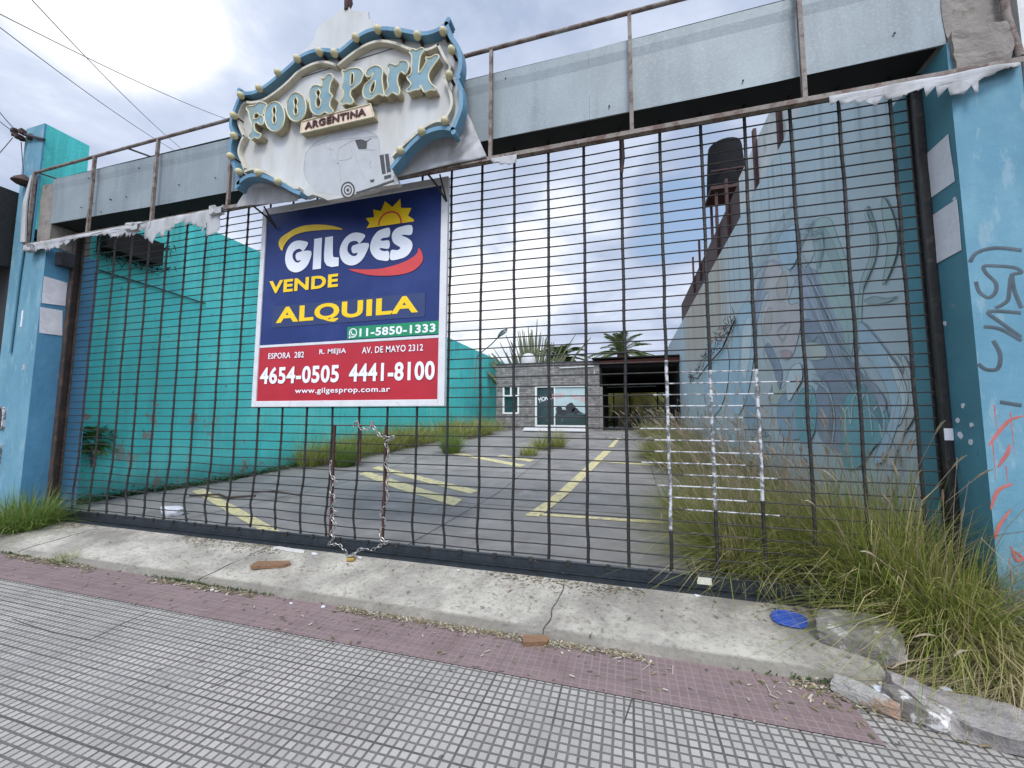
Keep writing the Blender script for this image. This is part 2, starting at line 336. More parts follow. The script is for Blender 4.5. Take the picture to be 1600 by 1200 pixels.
D_edge = [[(-4.448, 5.407), (-4.334, 5.357), (-4.198, 5.342), (-4.067, 5.371), (-3.889, 5.45), (-3.715, 5.539), (-3.569, 5.622), (-3.422, 5.648), (-3.275, 5.636), (-3.129, 5.59), (-3.032, 5.535)], [(-3.032, 5.535), (-2.941, 5.581), (-2.807, 5.649), (-2.65, 5.688), (-2.495, 5.674), (-2.32, 5.619), (-2.148, 5.543), (-2.001, 5.474), (-1.879, 5.451), (-1.779, 5.466), (-1.681, 5.516)], [(-1.681, 5.516), (-1.67, 5.434), (-1.629, 5.325), (-1.549, 5.187), (-1.518, 5.045), (-1.525, 4.914), (-1.561, 4.851)], [(-1.561, 4.851), (-1.517, 4.742), (-1.502, 4.607), (-1.509, 4.497), (-1.554, 4.377), (-1.6, 4.276)], [(-1.6, 4.276), (-1.677, 4.314), (-1.774, 4.33), (-1.871, 4.322), (-1.969, 4.285), (-2.068, 4.219), (-2.166, 4.124), (-2.266, 4.028), (-2.286, 4.008)], [(-2.286, 4.008), (-2.263, 3.96), (-2.22, 3.886), (-2.198, 3.835), (-2.405, 3.841), (-2.509, 3.82), (-2.703, 3.812), (-2.901, 3.794), (-3.07, 3.795), (-3.129, 3.83), (-3.272, 3.892), (-3.366, 3.877), (-3.452, 3.915)], [(-3.452, 3.915), (-3.564, 3.969), (-3.718, 4.067), (-3.875, 4.157), (-4.034, 4.226), (-4.167, 4.249), (-4.271, 4.234), (-4.387, 4.167)], [(-4.387, 4.167), (-4.388, 4.276), (-4.462, 4.421), (-4.54, 4.591), (-4.545, 4.748), (-4.497, 4.833)], [(-4.497, 4.833), (-4.563, 4.955), (-4.558, 5.067), (-4.501, 5.214), (-4.448, 5.338), (-4.448, 5.407)]]
D_inner = [[(-4.236, 5.164), (-4.128, 5.134), (-3.972, 5.135), (-3.797, 5.192), (-3.628, 5.28), (-3.51, 5.357), (-3.342, 5.399), (-3.2, 5.398), (-3.081, 5.362), (-2.974, 5.299)], [(-2.974, 5.299), (-2.874, 5.349), (-2.742, 5.406), (-2.59, 5.446), (-2.438, 5.44), (-2.267, 5.372), (-2.098, 5.266), (-1.975, 5.207), (-1.855, 5.188), (-1.748, 5.212)], [(-1.748, 5.212), (-1.658, 5.016), (-1.609, 4.947), (-1.617, 4.874), (-1.669, 4.812)], [(-1.669, 4.812), (-1.613, 4.687), (-1.583, 4.568), (-1.59, 4.478), (-1.627, 4.413), (-1.663, 4.347)], [(-1.663, 4.347), (-1.777, 4.363), (-1.912, 4.317), (-2.047, 4.232), (-2.165, 4.152), (-2.243, 4.092)], [(-4.248, 5.144), (-4.311, 5.092), (-4.343, 4.989), (-4.306, 4.871), (-4.223, 4.726)], [(-4.223, 4.726), (-4.274, 4.646), (-4.292, 4.54), (-4.23, 4.421), (-4.183, 4.326)], [(-4.193, 4.296), (-4.064, 4.305), (-3.907, 4.245), (-3.724, 4.141), (-3.545, 4.018), (-3.399, 3.963)]]
D_bulbs = [(-4.259, 5.194), (-3.987, 5.216), (-3.73, 5.347), (-3.466, 5.445), (-3.165, 5.446), (-2.966, 5.378), (-2.701, 5.485), (-2.432, 5.503), (-2.188, 5.403), (-1.963, 5.3), (-1.677, 5.266), (-1.582, 5.039), (-1.601, 4.779), (-1.638, 4.313), (-1.886, 4.256), (-2.116, 4.099), (-4.346, 4.962), (-4.32, 4.706), (-4.352, 4.46), (-4.208, 4.246), (-3.927, 4.186), (-3.64, 4.035)]
D_letters = [[[(-4.191, 5.037), (-4.139, 5.051), (-4.073, 5.041), (-4.023, 5.064), (-3.964, 5.059), (-3.884, 5.011), (-3.92, 4.954), (-3.927, 4.907), (-3.978, 4.903), (-4.022, 4.938), (-4.06, 4.93), (-4.064, 4.879), (-4.016, 4.868), (-3.972, 4.895), (-3.924, 4.87), (-3.918, 4.787), (-3.974, 4.786), (-4.013, 4.82), (-4.054, 4.816), (-4.043, 4.739), (-3.995, 4.693), (-3.942, 4.66), (-3.982, 4.62), (-4.035, 4.645), (-4.086, 4.63), (-4.13, 4.671), (-4.098, 4.722), (-4.095, 4.814), (-4.133, 4.902), (-4.155, 4.979)]], [[(-3.62, 4.807), (-3.624, 4.754), (-3.64, 4.708), (-3.669, 4.676), (-3.707, 4.659), (-3.751, 4.659), (-3.796, 4.677), (-3.838, 4.711), (-3.873, 4.758), (-3.898, 4.813), (-3.909, 4.871), (-3.906, 4.925), (-3.889, 4.972), (-3.859, 5.005), (-3.82, 5.021), (-3.776, 5.02), (-3.731, 5.001), (-3.689, 4.966), (-3.655, 4.919), (-3.631, 4.864)], [(-3.755, 4.854), (-3.74, 4.81), (-3.74, 4.776), (-3.749, 4.755), (-3.762, 4.75), (-3.776, 4.761), (-3.789, 4.786), (-3.794, 4.822), (-3.784, 4.86), (-3.799, 4.904), (-3.8, 4.939), (-3.79, 4.96), (-3.777, 4.965), (-3.763, 4.954), (-3.75, 4.928), (-3.746, 4.892)]], [[(-3.33, 4.855), (-3.333, 4.804), (-3.349, 4.76), (-3.377, 4.729), (-3.413, 4.713), (-3.454, 4.713), (-3.497, 4.731), (-3.537, 4.763), (-3.57, 4.809), (-3.593, 4.861), (-3.603, 4.917), (-3.6, 4.97), (-3.583, 5.014), (-3.555, 5.046), (-3.518, 5.061), (-3.476, 5.06), (-3.433, 5.041), (-3.394, 5.008), (-3.362, 4.962), (-3.34, 4.91)], [(-3.458, 4.893), (-3.443, 4.849), (-3.443, 4.816), (-3.453, 4.795), (-3.466, 4.79), (-3.481, 4.801), (-3.494, 4.827), (-3.498, 4.862), (-3.488, 4.899), (-3.503, 4.943), (-3.504, 4.977), (-3.493, 4.997), (-3.48, 5.002), (-3.465, 4.991), (-3.452, 4.965), (-3.448, 4.93)]], [[(-3.165, 5.165), (-3.112, 5.136), (-3.072, 5.167), (-3.022, 5.169), (-2.985, 5.118), (-3.016, 5.061), (-3.029, 4.962), (-2.986, 4.907), (-3.014, 4.847), (-3.011, 4.785), (-2.965, 4.724), (-3.021, 4.706), (-3.077, 4.741), (-3.136, 4.722), (-3.211, 4.749), (-3.266, 4.812), (-3.286, 4.92), (-3.304, 4.975), (-3.285, 5.054), (-3.237, 5.086), (-3.178, 5.076), (-3.135, 5.053), (-3.139, 5.111)], [(-3.176, 5.028), (-3.143, 4.979), (-3.156, 4.93), (-3.13, 4.863), (-3.156, 4.804), (-3.193, 4.836), (-3.203, 4.9), (-3.187, 4.942), (-3.209, 4.994)]], [[(-2.875, 5.174), (-2.83, 5.157), (-2.786, 5.17), (-2.686, 5.152), (-2.63, 5.116), (-2.599, 5.062), (-2.615, 5.022), (-2.643, 4.969), (-2.72, 4.928), (-2.75, 4.915), (-2.756, 4.857), (-2.713, 4.783), (-2.751, 4.756), (-2.801, 4.779), (-2.849, 4.774), (-2.882, 4.806), (-2.853, 4.849), (-2.847, 4.918), (-2.876, 4.966), (-2.861, 5.023), (-2.856, 5.102)], [(-2.76, 5.098), (-2.727, 5.1), (-2.72, 5.028), (-2.726, 4.98), (-2.761, 4.974)]], [[(-2.467, 5.123), (-2.405, 5.095), (-2.367, 5.038), (-2.374, 4.944), (-2.348, 4.799), (-2.35, 4.757), (-2.393, 4.785), (-2.431, 4.786), (-2.499, 4.755), (-2.577, 4.789), (-2.604, 4.86), (-2.577, 4.935), (-2.508, 4.977), (-2.483, 5.046), (-2.522, 5.013), (-2.568, 5.03), (-2.574, 5.067), (-2.543, 5.111)], [(-2.46, 4.954), (-2.454, 4.889), (-2.485, 4.82), (-2.516, 4.849), (-2.503, 4.911)]], [[(-2.322, 5.07), (-2.284, 5.097), (-2.204, 5.055), (-2.172, 5.094), (-2.093, 5.073), (-2.064, 5.003), (-2.1, 4.934), (-2.146, 4.972), (-2.184, 4.949), (-2.191, 4.866), (-2.162, 4.776), (-2.177, 4.726), (-2.25, 4.77), (-2.304, 4.741), (-2.34, 4.776), (-2.297, 4.84), (-2.311, 4.928), (-2.293, 5.02)]], [[(-2.063, 5.165), (-2.02, 5.19), (-1.981, 5.164), (-1.928, 5.177), (-1.893, 5.141), (-1.935, 5.085), (-1.952, 4.921), (-1.921, 4.925), (-1.865, 5.013), (-1.875, 5.057), (-1.822, 5.043), (-1.759, 5.057), (-1.727, 5.018), (-1.798, 4.935), (-1.839, 4.862), (-1.816, 4.774), (-1.757, 4.703), (-1.762, 4.68), (-1.814, 4.696), (-1.882, 4.688), (-1.927, 4.771), (-1.932, 4.73), (-1.985, 4.734), (-2.05, 4.728), (-2.083, 4.757), (-2.03, 4.805), (-2.083, 4.893), (-2.034, 4.932), (-2.033, 5.111)]]]
D_plate = [(-3.392, 4.711), (-2.514, 4.718), (-2.466, 4.566), (-3.403, 4.575)]
D_tent = [(-3.649, 5.627), (-3.479, 5.725), (-3.386, 5.821), (-3.362, 5.913), (-3.272, 5.975), (-3.13, 6.032), (-2.99, 6.088), (-2.943, 6.095), (-2.893, 6.026), (-2.751, 5.955), (-2.671, 5.943), (-2.661, 5.848), (-2.563, 5.767), (-2.427, 5.675), (-2.558, 5.619), (-3.008, 5.489)]
D_seam = [(-3.702, 5.326), (-2.226, 5.369)]
D_tarpR = [(-1.544, 4.623), (-1.456, 4.451), (-1.377, 4.247), (-1.282, 4.025), (-2.307, 3.981), (-2.363, 4.089), (-2.028, 4.398), (-1.647, 4.377)]
D_tarpL = [(-4.287, 4.308), (-3.988, 4.225), (-3.54, 3.981), (-3.574, 3.923), (-4.507, 3.977)]
D_van = [[(-3.394, 4.393), (-3.303, 4.479), (-3.164, 4.524), (-2.958, 4.55), (-2.71, 4.533), (-2.51, 4.442), (-2.453, 4.351), (-2.443, 4.252)], [(-3.302, 4.458), (-3.069, 4.474), (-2.795, 4.45), (-2.488, 4.413)], [(-2.949, 4.369), (-2.794, 4.419), (-2.761, 4.433)], [(-2.795, 4.44), (-2.756, 4.312), (-2.693, 4.142), (-2.61, 3.97)], [(-2.949, 4.369), (-2.966, 4.251), (-2.925, 4.124), (-2.906, 3.961)], [(-2.942, 4.227), (-2.785, 4.228), (-2.814, 4.383)], [(-2.76, 4.413), (-2.639, 4.412), (-2.466, 4.393)], [(-2.7, 4.301), (-2.59, 4.28), (-2.482, 4.259)], [(-2.594, 4.379), (-2.59, 4.28)], [(-3.065, 4.412), (-3.035, 4.264), (-2.94, 4.186)], [(-3.325, 4.031), (-3.404, 4.168), (-3.402, 4.333), (-3.394, 4.393)], [(-3.163, 4.493), (-3.111, 4.401), (-3.017, 4.362)], [(-2.562, 4.118), (-2.542, 4.143), (-2.557, 4.097), (-2.535, 4.078)]]
D_vandark = [[(-2.749, 4.42), (-2.679, 4.416), (-2.605, 4.382), (-2.541, 4.398), (-2.594, 4.369), (-2.601, 4.292), (-2.7, 4.305)], [(-2.437, 4.188), (-2.388, 4.187), (-2.355, 3.975), (-2.397, 3.972)], [(-2.373, 4.186), (-2.331, 4.186), (-2.293, 3.983), (-2.341, 3.978)], [(-2.375, 3.949), (-2.292, 3.954), (-2.289, 3.919), (-2.368, 3.91)], [(-2.544, 3.936), (-2.486, 3.934), (-2.5, 3.903), (-2.532, 3.907)], [(-2.712, 3.827), (-2.466, 3.859), (-2.259, 3.891), (-2.248, 3.87), (-2.455, 3.832), (-2.7, 3.806)]]
D_vanbody = [(-3.394, 4.393), (-3.303, 4.479), (-3.164, 4.524), (-2.958, 4.55), (-2.71, 4.533), (-2.51, 4.442), (-2.453, 4.351), (-2.416, 4.208), (-2.3, 4.186), (-2.253, 3.9), (-2.466, 3.859), (-2.723, 3.829), (-2.899, 3.822), (-3.224, 3.913), (-3.325, 4.031), (-3.404, 4.168), (-3.402, 4.333)]
D_wheel = [[(-2.724, 3.853), (-2.726, 3.828), (-2.734, 3.807), (-2.747, 3.789), (-2.764, 3.777), (-2.785, 3.77), (-2.808, 3.771), (-2.831, 3.778), (-2.853, 3.79), (-2.873, 3.809), (-2.888, 3.831), (-2.898, 3.856), (-2.902, 3.881), (-2.9, 3.906), (-2.893, 3.928), (-2.879, 3.946), (-2.861, 3.958), (-2.84, 3.964), (-2.817, 3.964), (-2.794, 3.957), (-2.772, 3.943), (-2.753, 3.925), (-2.738, 3.903), (-2.728, 3.878)], [(-2.743, 3.855), (-2.745, 3.836), (-2.751, 3.819), (-2.761, 3.806), (-2.774, 3.796), (-2.791, 3.791), (-2.808, 3.792), (-2.826, 3.797), (-2.843, 3.807), (-2.858, 3.821), (-2.87, 3.838), (-2.878, 3.858), (-2.881, 3.877), (-2.88, 3.897), (-2.874, 3.914), (-2.863, 3.927), (-2.85, 3.937), (-2.833, 3.942), (-2.815, 3.941), (-2.797, 3.936), (-2.78, 3.925), (-2.766, 3.911), (-2.754, 3.894), (-2.746, 3.875)], [(-2.758, 3.857), (-2.759, 3.842), (-2.764, 3.829), (-2.771, 3.819), (-2.782, 3.811), (-2.795, 3.808), (-2.808, 3.808), (-2.822, 3.812), (-2.835, 3.82), (-2.847, 3.831), (-2.856, 3.844), (-2.862, 3.859), (-2.865, 3.874), (-2.864, 3.889), (-2.859, 3.902), (-2.851, 3.913), (-2.84, 3.92), (-2.827, 3.924), (-2.814, 3.924), (-2.8, 3.919), (-2.787, 3.911), (-2.775, 3.9), (-2.766, 3.887), (-2.76, 3.872)], [(-2.772, 3.859), (-2.773, 3.848), (-2.777, 3.839), (-2.782, 3.832), (-2.79, 3.826), (-2.799, 3.824), (-2.808, 3.824), (-2.818, 3.827), (-2.827, 3.832), (-2.836, 3.84), (-2.842, 3.85), (-2.846, 3.86), (-2.848, 3.871), (-2.847, 3.881), (-2.844, 3.891), (-2.838, 3.898), (-2.831, 3.904), (-2.822, 3.906), (-2.812, 3.906), (-2.802, 3.903), (-2.793, 3.897), (-2.785, 3.89), (-2.778, 3.88), (-2.774, 3.87)], [(-2.792, 3.861), (-2.792, 3.856), (-2.793, 3.852), (-2.796, 3.849), (-2.8, 3.846), (-2.804, 3.845), (-2.808, 3.845), (-2.813, 3.846), (-2.817, 3.849), (-2.821, 3.853), (-2.824, 3.857), (-2.826, 3.862), (-2.827, 3.867), (-2.827, 3.872), (-2.825, 3.876), (-2.823, 3.88), (-2.819, 3.882), (-2.815, 3.884), (-2.81, 3.883), (-2.806, 3.882), (-2.801, 3.879), (-2.797, 3.876), (-2.794, 3.871), (-2.792, 3.866)]]
D_gil = [[(-3.707, 3.576), (-3.779, 3.611), (-3.874, 3.629), (-3.96, 3.606), (-4.02, 3.54), (-4.045, 3.443), (-4.031, 3.348), (-3.978, 3.27), (-3.896, 3.229), (-3.818, 3.228), (-3.735, 3.265), (-3.677, 3.337), (-3.659, 3.472), (-3.872, 3.47), (-3.866, 3.377), (-3.803, 3.374), (-3.833, 3.347), (-3.881, 3.356), (-3.919, 3.396), (-3.934, 3.444), (-3.921, 3.489), (-3.875, 3.517), (-3.82, 3.517), (-3.771, 3.485)], [(-3.617, 3.617), (-3.505, 3.62), (-3.501, 3.234), (-3.621, 3.234)], [(-3.457, 3.617), (-3.346, 3.618), (-3.337, 3.39), (-3.324, 3.356), (-3.25, 3.344), (-3.248, 3.24), (-3.347, 3.238), (-3.416, 3.264), (-3.456, 3.319), (-3.464, 3.404)], [(-2.894, 3.564), (-2.959, 3.607), (-3.046, 3.624), (-3.131, 3.601), (-3.201, 3.54), (-3.24, 3.449), (-3.233, 3.359), (-3.188, 3.284), (-3.114, 3.238), (-3.028, 3.229), (-2.944, 3.264), (-2.884, 3.338), (-2.845, 3.471), (-3.063, 3.466), (-3.059, 3.377), (-2.991, 3.373), (-3.011, 3.34), (-3.061, 3.343), (-3.114, 3.383), (-3.135, 3.436), (-3.119, 3.498), (-3.07, 3.523), (-3.005, 3.515), (-2.968, 3.483)], [(-2.573, 3.616), (-2.652, 3.618), (-2.734, 3.594), (-2.8, 3.515), (-2.824, 3.418), (-2.8, 3.341), (-2.736, 3.272), (-2.666, 3.246), (-2.573, 3.236), (-2.574, 3.34), (-2.629, 3.349), (-2.67, 3.363), (-2.696, 3.385), (-2.672, 3.392), (-2.573, 3.376), (-2.574, 3.468), (-2.654, 3.475), (-2.689, 3.489), (-2.655, 3.509), (-2.573, 3.517)], [(-2.29, 3.611), (-2.423, 3.614), (-2.496, 3.593), (-2.534, 3.549), (-2.539, 3.495), (-2.51, 3.43), (-2.428, 3.371), (-2.441, 3.349), (-2.474, 3.343), (-2.545, 3.349), (-2.547, 3.239), (-2.424, 3.238), (-2.345, 3.259), (-2.295, 3.307), (-2.273, 3.365), (-2.285, 3.421), (-2.339, 3.47), (-2.413, 3.509), (-2.393, 3.515), (-2.287, 3.505)]]
D_yel = [(-3.208, 3.684), (-3.344, 3.744), (-3.527, 3.786), (-3.712, 3.807), (-3.885, 3.797), (-4.041, 3.744), (-4.135, 3.695), (-4.163, 3.631), (-4.134, 3.56), (-4.099, 3.527), (-4.079, 3.581), (-4.019, 3.654), (-3.911, 3.707), (-3.754, 3.727), (-3.554, 3.72), (-3.372, 3.705)]
D_redsw = [(-3.104, 3.185), (-2.912, 3.165), (-2.703, 3.149), (-2.501, 3.168), (-2.344, 3.205), (-2.241, 3.253), (-2.204, 3.297), (-2.192, 3.337), (-2.152, 3.279), (-2.137, 3.206), (-2.161, 3.15), (-2.237, 3.092), (-2.366, 3.058), (-2.564, 3.056), (-2.769, 3.079), (-2.938, 3.121)]
D_sun = [(-2.883, 3.657), (-2.843, 3.709), (-2.895, 3.779), (-2.783, 3.778), (-2.801, 3.873), (-2.695, 3.838), (-2.644, 3.95), (-2.545, 3.866), (-2.444, 3.95), (-2.432, 3.837), (-2.299, 3.815), (-2.34, 3.732), (-2.259, 3.671), (-2.265, 3.654)]
D_arc = [(-2.716, 3.666), (-2.705, 3.733), (-2.645, 3.794), (-2.55, 3.807), (-2.468, 3.768), (-2.428, 3.695), (-2.427, 3.654)]
D_text = {'VENDE': (-4.272, -3.247, 2.989, 3.149), 'ALQUILA': (-4.136, -2.183, 2.572, 2.803), '11-5850-1333': (-2.923, -1.967, 2.375, 2.47), 'ESPORA  282': (-4.222, -3.687, 2.165, 2.237), 'R. MEJIA': (-3.465, -3.096, 2.178, 2.251), 'AV. DE MAYO 2312': (-2.88, -2.11, 2.178, 2.252), '4654-0505': (-4.332, -3.18, 1.857, 2.065), '4441-8100': (-3.042, -1.965, 1.858, 2.064), 'www.gilgesprop.com.ar': (-3.791, -2.502, 1.72, 1.8)}
D_logo = (-3.011, 2.423)
D_mural = [('pale', [(8.269, 1.327), (7.177, 3.086), (5.218, 4.14), (3.81, 4.354), (2.672, 4.165), (2.28, 3.722), (3.117, 3.471), (3.609, 2.76), (4.17, 1.949), (4.797, 1.147)]), ('lilac', [(3.154, 3.857), (2.377, 3.531), (1.962, 3.164), (1.764, 2.895), (1.589, 2.594), (1.581, 2.263), (1.384, 1.919), (1.583, 1.858), (1.878, 2.025), (2.195, 2.367), (2.425, 2.663), (2.677, 2.988), (2.794, 3.298)]), ('green', [(2.296, 4.124), (1.851, 4.0), (1.666, 3.643), (1.461, 3.19), (1.417, 2.768), (1.538, 2.202), (1.689, 2.226), (1.705, 2.509), (1.993, 2.931), (2.199, 3.306), (2.28, 3.722)]), ('green', [(1.024, 3.712), (0.906, 3.351), (0.979, 3.085), (1.219, 2.866), (1.32, 2.426), (1.443, 2.187), (1.354, 2.697), (1.249, 2.98), (1.045, 3.212)]), ('greend', [(1.983, 3.941), (1.734, 3.555), (1.576, 3.092), (1.685, 3.072), (1.866, 3.431), (2.011, 3.735)]), ('lilac', [(4.446, 4.299), (3.828, 4.236), (3.438, 3.925), (3.678, 3.731), (4.397, 3.746), (4.874, 3.373), (4.961, 3.772)]), ('skin', [(4.001, 4.262), (3.582, 4.019), (3.322, 3.69), (3.236, 3.284), (2.893, 3.186), (2.851, 2.894), (3.064, 2.584), (3.313, 2.425), (3.653, 2.456), (3.899, 2.613), (4.037, 2.842), (4.502, 3.063), (4.599, 3.308), (4.43, 3.533), (4.087, 3.695), (4.377, 3.873), (4.325, 4.21)]), ('tan', [(3.731, 3.748), (3.348, 3.853), (3.278, 3.522), (3.515, 3.402), (3.707, 3.538)]), ('tan', [(4.495, 3.106), (4.317, 3.415), (4.009, 3.419), (4.127, 3.027)]), ('lip', [(3.739, 2.587), (3.483, 2.583), (3.254, 2.508), (3.359, 2.432), (3.6, 2.467)]), ('slate', [(2.851, 2.894), (2.407, 2.789), (2.064, 2.405), (1.871, 2.082), (1.583, 1.858), (2.015, 1.864), (2.374, 2.018), (2.61, 2.37)]), ('slate', [(2.239, 2.035), (1.878, 2.025), (1.493, 1.798), (1.427, 1.586), (1.577, 1.143), (2.238, 1.098), (2.598, 1.393), (2.554, 1.713)]), ('slate', [(4.278, 2.845), (3.863, 2.486), (3.687, 2.227), (3.89, 1.93), (4.437, 1.796), (4.134, 2.194), (4.562, 2.676)]), ('cream', [(2.699, 2.552), (2.187, 2.427), (2.144, 2.267), (2.478, 2.269), (2.726, 2.355)]), ('cream', [(4.548, 2.762), (4.109, 2.356), (3.831, 1.966), (3.409, 2.084), (3.542, 1.832), (3.922, 1.713), (4.437, 1.796), (4.158, 2.03)]), ('blue', [(5.906, 2.013), (5.268, 1.832), (4.9, 1.366), (4.534, 1.157), (5.373, 1.172), (5.998, 1.455)]), ('blue', [(3.98, 1.695), (3.332, 1.966), (3.014, 1.733), (3.004, 1.217), (3.839, 1.185)]), ('turq', [(2.994, 1.871), (2.6, 1.91), (2.492, 1.552), (2.697, 1.197), (3.096, 1.145), (3.209, 1.563)]), ('turq', [(1.866, 1.486), (1.701, 1.73), (1.49, 1.824), (1.262, 1.831), (1.07, 1.719), (0.945, 1.504), (0.949, 1.321), (1.219, 1.166), (1.509, 0.942), (1.861, 0.903)]), ('pale', [(0.667, 2.066), (0.537, 1.834), (0.545, 1.521), (0.762, 1.284), (0.934, 1.005), (1.027, 1.133), (0.733, 1.524), (0.674, 1.739)]), ('greend', [(1.192, 2.73), (1.023, 2.73), (0.84, 2.651), (0.666, 2.622), (0.844, 2.617), (1.032, 2.659)]), ('lilac', [(1.384, 1.919), (1.152, 1.7), (1.016, 1.528), (0.964, 1.643), (1.175, 1.848)]), ('green', [(0.751, 3.662), (0.611, 3.352), (0.616, 3.035), (0.859, 2.799), (0.743, 3.134), (0.78, 3.436)]), ('aqua', [(6.394, 3.734), (5.415, 3.951), (4.874, 3.373), (5.121, 2.764), (5.639, 2.046), (6.555, 1.563), (7.36, 2.042), (6.949, 3.05)]), ('foam', [(5.861, 3.398), (5.309, 3.575), (5.228, 3.069), (5.761, 2.356), (6.087, 2.599)]), ('aqua', [(1.307, 2.528), (1.002, 2.262), (0.749, 1.944), (0.655, 1.63), (0.819, 1.37), (1.036, 1.063), (1.237, 1.023), (0.914, 1.458), (0.916, 1.733), (1.11, 2.037), (1.339, 2.275)]), ('foam', [(0.871, 2.098), (0.688, 1.893), (0.624, 1.628), (0.783, 1.392), (0.72, 1.632), (0.794, 1.86)]), ('aqua', [(3.357, 4.481), (2.811, 4.374), (2.7, 3.966), (3.071, 3.789), (3.422, 4.037), (3.588, 4.343)]), ('foam', [(3.291, 2.256), (2.937, 2.282), (2.885, 2.069), (3.164, 1.882), (3.457, 1.753), (3.515, 2.018)]), ('aqua', [(10.185, 3.557), (8.132, 3.624), (7.177, 3.086), (7.584, 2.175), (9.125, 1.59), (10.486, 2.061)])]
D_mline = [('w', [(1.761, 1.266), (1.755, 1.513), (1.667, 1.593), (1.641, 1.404), (1.558, 1.669), (1.451, 1.756), (1.443, 1.458)]), ('w', [(1.394, 1.662), (1.275, 1.732), (1.23, 1.409), (1.225, 1.287)]), ('w', [(1.171, 1.555), (1.065, 1.6), (1.006, 1.458), (1.048, 1.271), (1.089, 1.411)]), ('w', [(2.909, 1.322), (2.946, 1.627), (2.757, 1.855), (2.604, 1.877), (2.718, 1.588), (2.598, 1.393)]), ('w', [(0.798, 2.109), (0.651, 1.932), (0.613, 1.713), (0.703, 1.502), (0.884, 1.413)]), ('d', [(2.229, 4.092), (2.434, 4.191), (2.242, 4.0), (2.047, 3.94), (2.011, 3.735), (2.179, 3.457)]), ('d', [(3.609, 2.76), (3.793, 2.956), (3.278, 2.995), (3.345, 2.86), (3.614, 2.722)]), ('d', [(4.599, 3.308), (4.522, 2.934), (4.309, 2.637), (3.898, 2.25)]), ('d', [(2.728, 3.767), (2.348, 3.226), (1.923, 2.556), (1.645, 2.164), (1.384, 1.919), (1.152, 1.7), (1.031, 1.411)]), ('d', [(1.024, 3.712), (0.906, 3.351), (0.979, 3.085), (1.219, 2.866)]), ('d', [(2.791, 2.741), (2.512, 2.55), (2.299, 2.573), (2.187, 2.427)]), ('d', [(6.394, 3.734), (6.112, 3.025), (6.411, 2.421), (5.931, 1.861)]), ('d', [(5.218, 4.14), (4.3, 4.378), (3.171, 4.395), (2.976, 4.454)]), ('d', [(1.451, 4.053), (1.343, 3.717), (1.417, 3.531)]), ('d', [(0.627, 3.5), (0.576, 3.358)]), ('d', [(2.52, 1.968), (2.142, 1.814), (2.061, 1.516), (2.168, 1.162)]), ('w', [(2.382, 1.956), (2.086, 1.781), (2.01, 1.458), (2.108, 1.165)]), ('d', [(2.3, 4.093), (2.7, 3.966), (2.907, 3.692)]), ('d', [(4.059, 4.285), (4.625, 4.043), (4.99, 3.59)])]
D_papR = [[(-0.036, 3.604), (-0.268, 3.609), (-0.283, 3.224), (-0.041, 3.228)], [(-0.044, 3.082), (-0.29, 3.082), (-0.287, 2.693), (-0.042, 2.686)]]
D_papL = [[(-0.316, 3.52), (-0.057, 3.504), (-0.056, 3.142), (-0.312, 3.115)], [(-0.321, 3.054), (-0.078, 3.061), (-0.056, 2.68), (-0.302, 2.672)]]
D_grafB = [[(2.416, 2.441), (2.429, 2.364), (2.477, 2.318), (2.518, 2.356), (2.523, 2.423), (2.478, 2.495), (2.469, 2.547), (2.533, 2.544), (2.631, 2.522), (2.668, 2.484), (2.614, 2.465), (2.594, 2.366), (2.575, 2.285), (2.509, 2.24)], [(2.616, 2.481), (2.619, 2.364), (2.647, 2.23)], [(2.642, 2.197), (2.469, 2.218), (2.526, 2.139), (2.629, 2.026)], [(2.436, 2.112), (2.522, 2.09), (2.629, 2.002)], [(2.479, 2.01), (2.508, 1.91), (2.488, 1.813), (2.425, 1.807), (2.384, 1.849)], [(2.482, 1.579), (2.593, 1.554)], [(2.394, 2.589), (2.438, 2.653), (2.543, 2.675), (2.681, 2.642)]]
D_grafR = [[(2.597, 1.483), (2.521, 1.451), (2.453, 1.363), (2.397, 1.275)], [(2.508, 1.285), (2.491, 1.222), (2.451, 1.175)], [(2.509, 1.289), (2.491, 1.225), (2.435, 1.13)], [(2.506, 1.024), (2.423, 0.973), (2.376, 0.846)], [(2.48, 0.853), (2.404, 0.725), (2.385, 0.647)], [(2.461, 0.608), (2.483, 0.52), (2.514, 0.538), (2.476, 0.579)]]
D_wires = [((-6.276, -1.5, 6.07), (-10.697, 3.0, 8.197)), ((-6.864, -1.5, 6.076), (-9.296, 3.0, 8.744)), ((-6.83, -1.5, 5.897), (-10.849, 3.0, 8.157)), ((-7.774, -1.2, 5.526), (-9.197, -0.36, 5.938)), ((-7.734, -1.2, 5.325), (-9.191, -0.36, 5.904)), ((-9.083, -0.36, 5.754), (-8.879, -0.36, 5.054)), ((-9.182, -0.6, 5.266), (-9.318, -0.36, 5.876))]
D_ins = [(-9.022, -0.38, 5.855), (-8.861, -0.38, 5.039)]
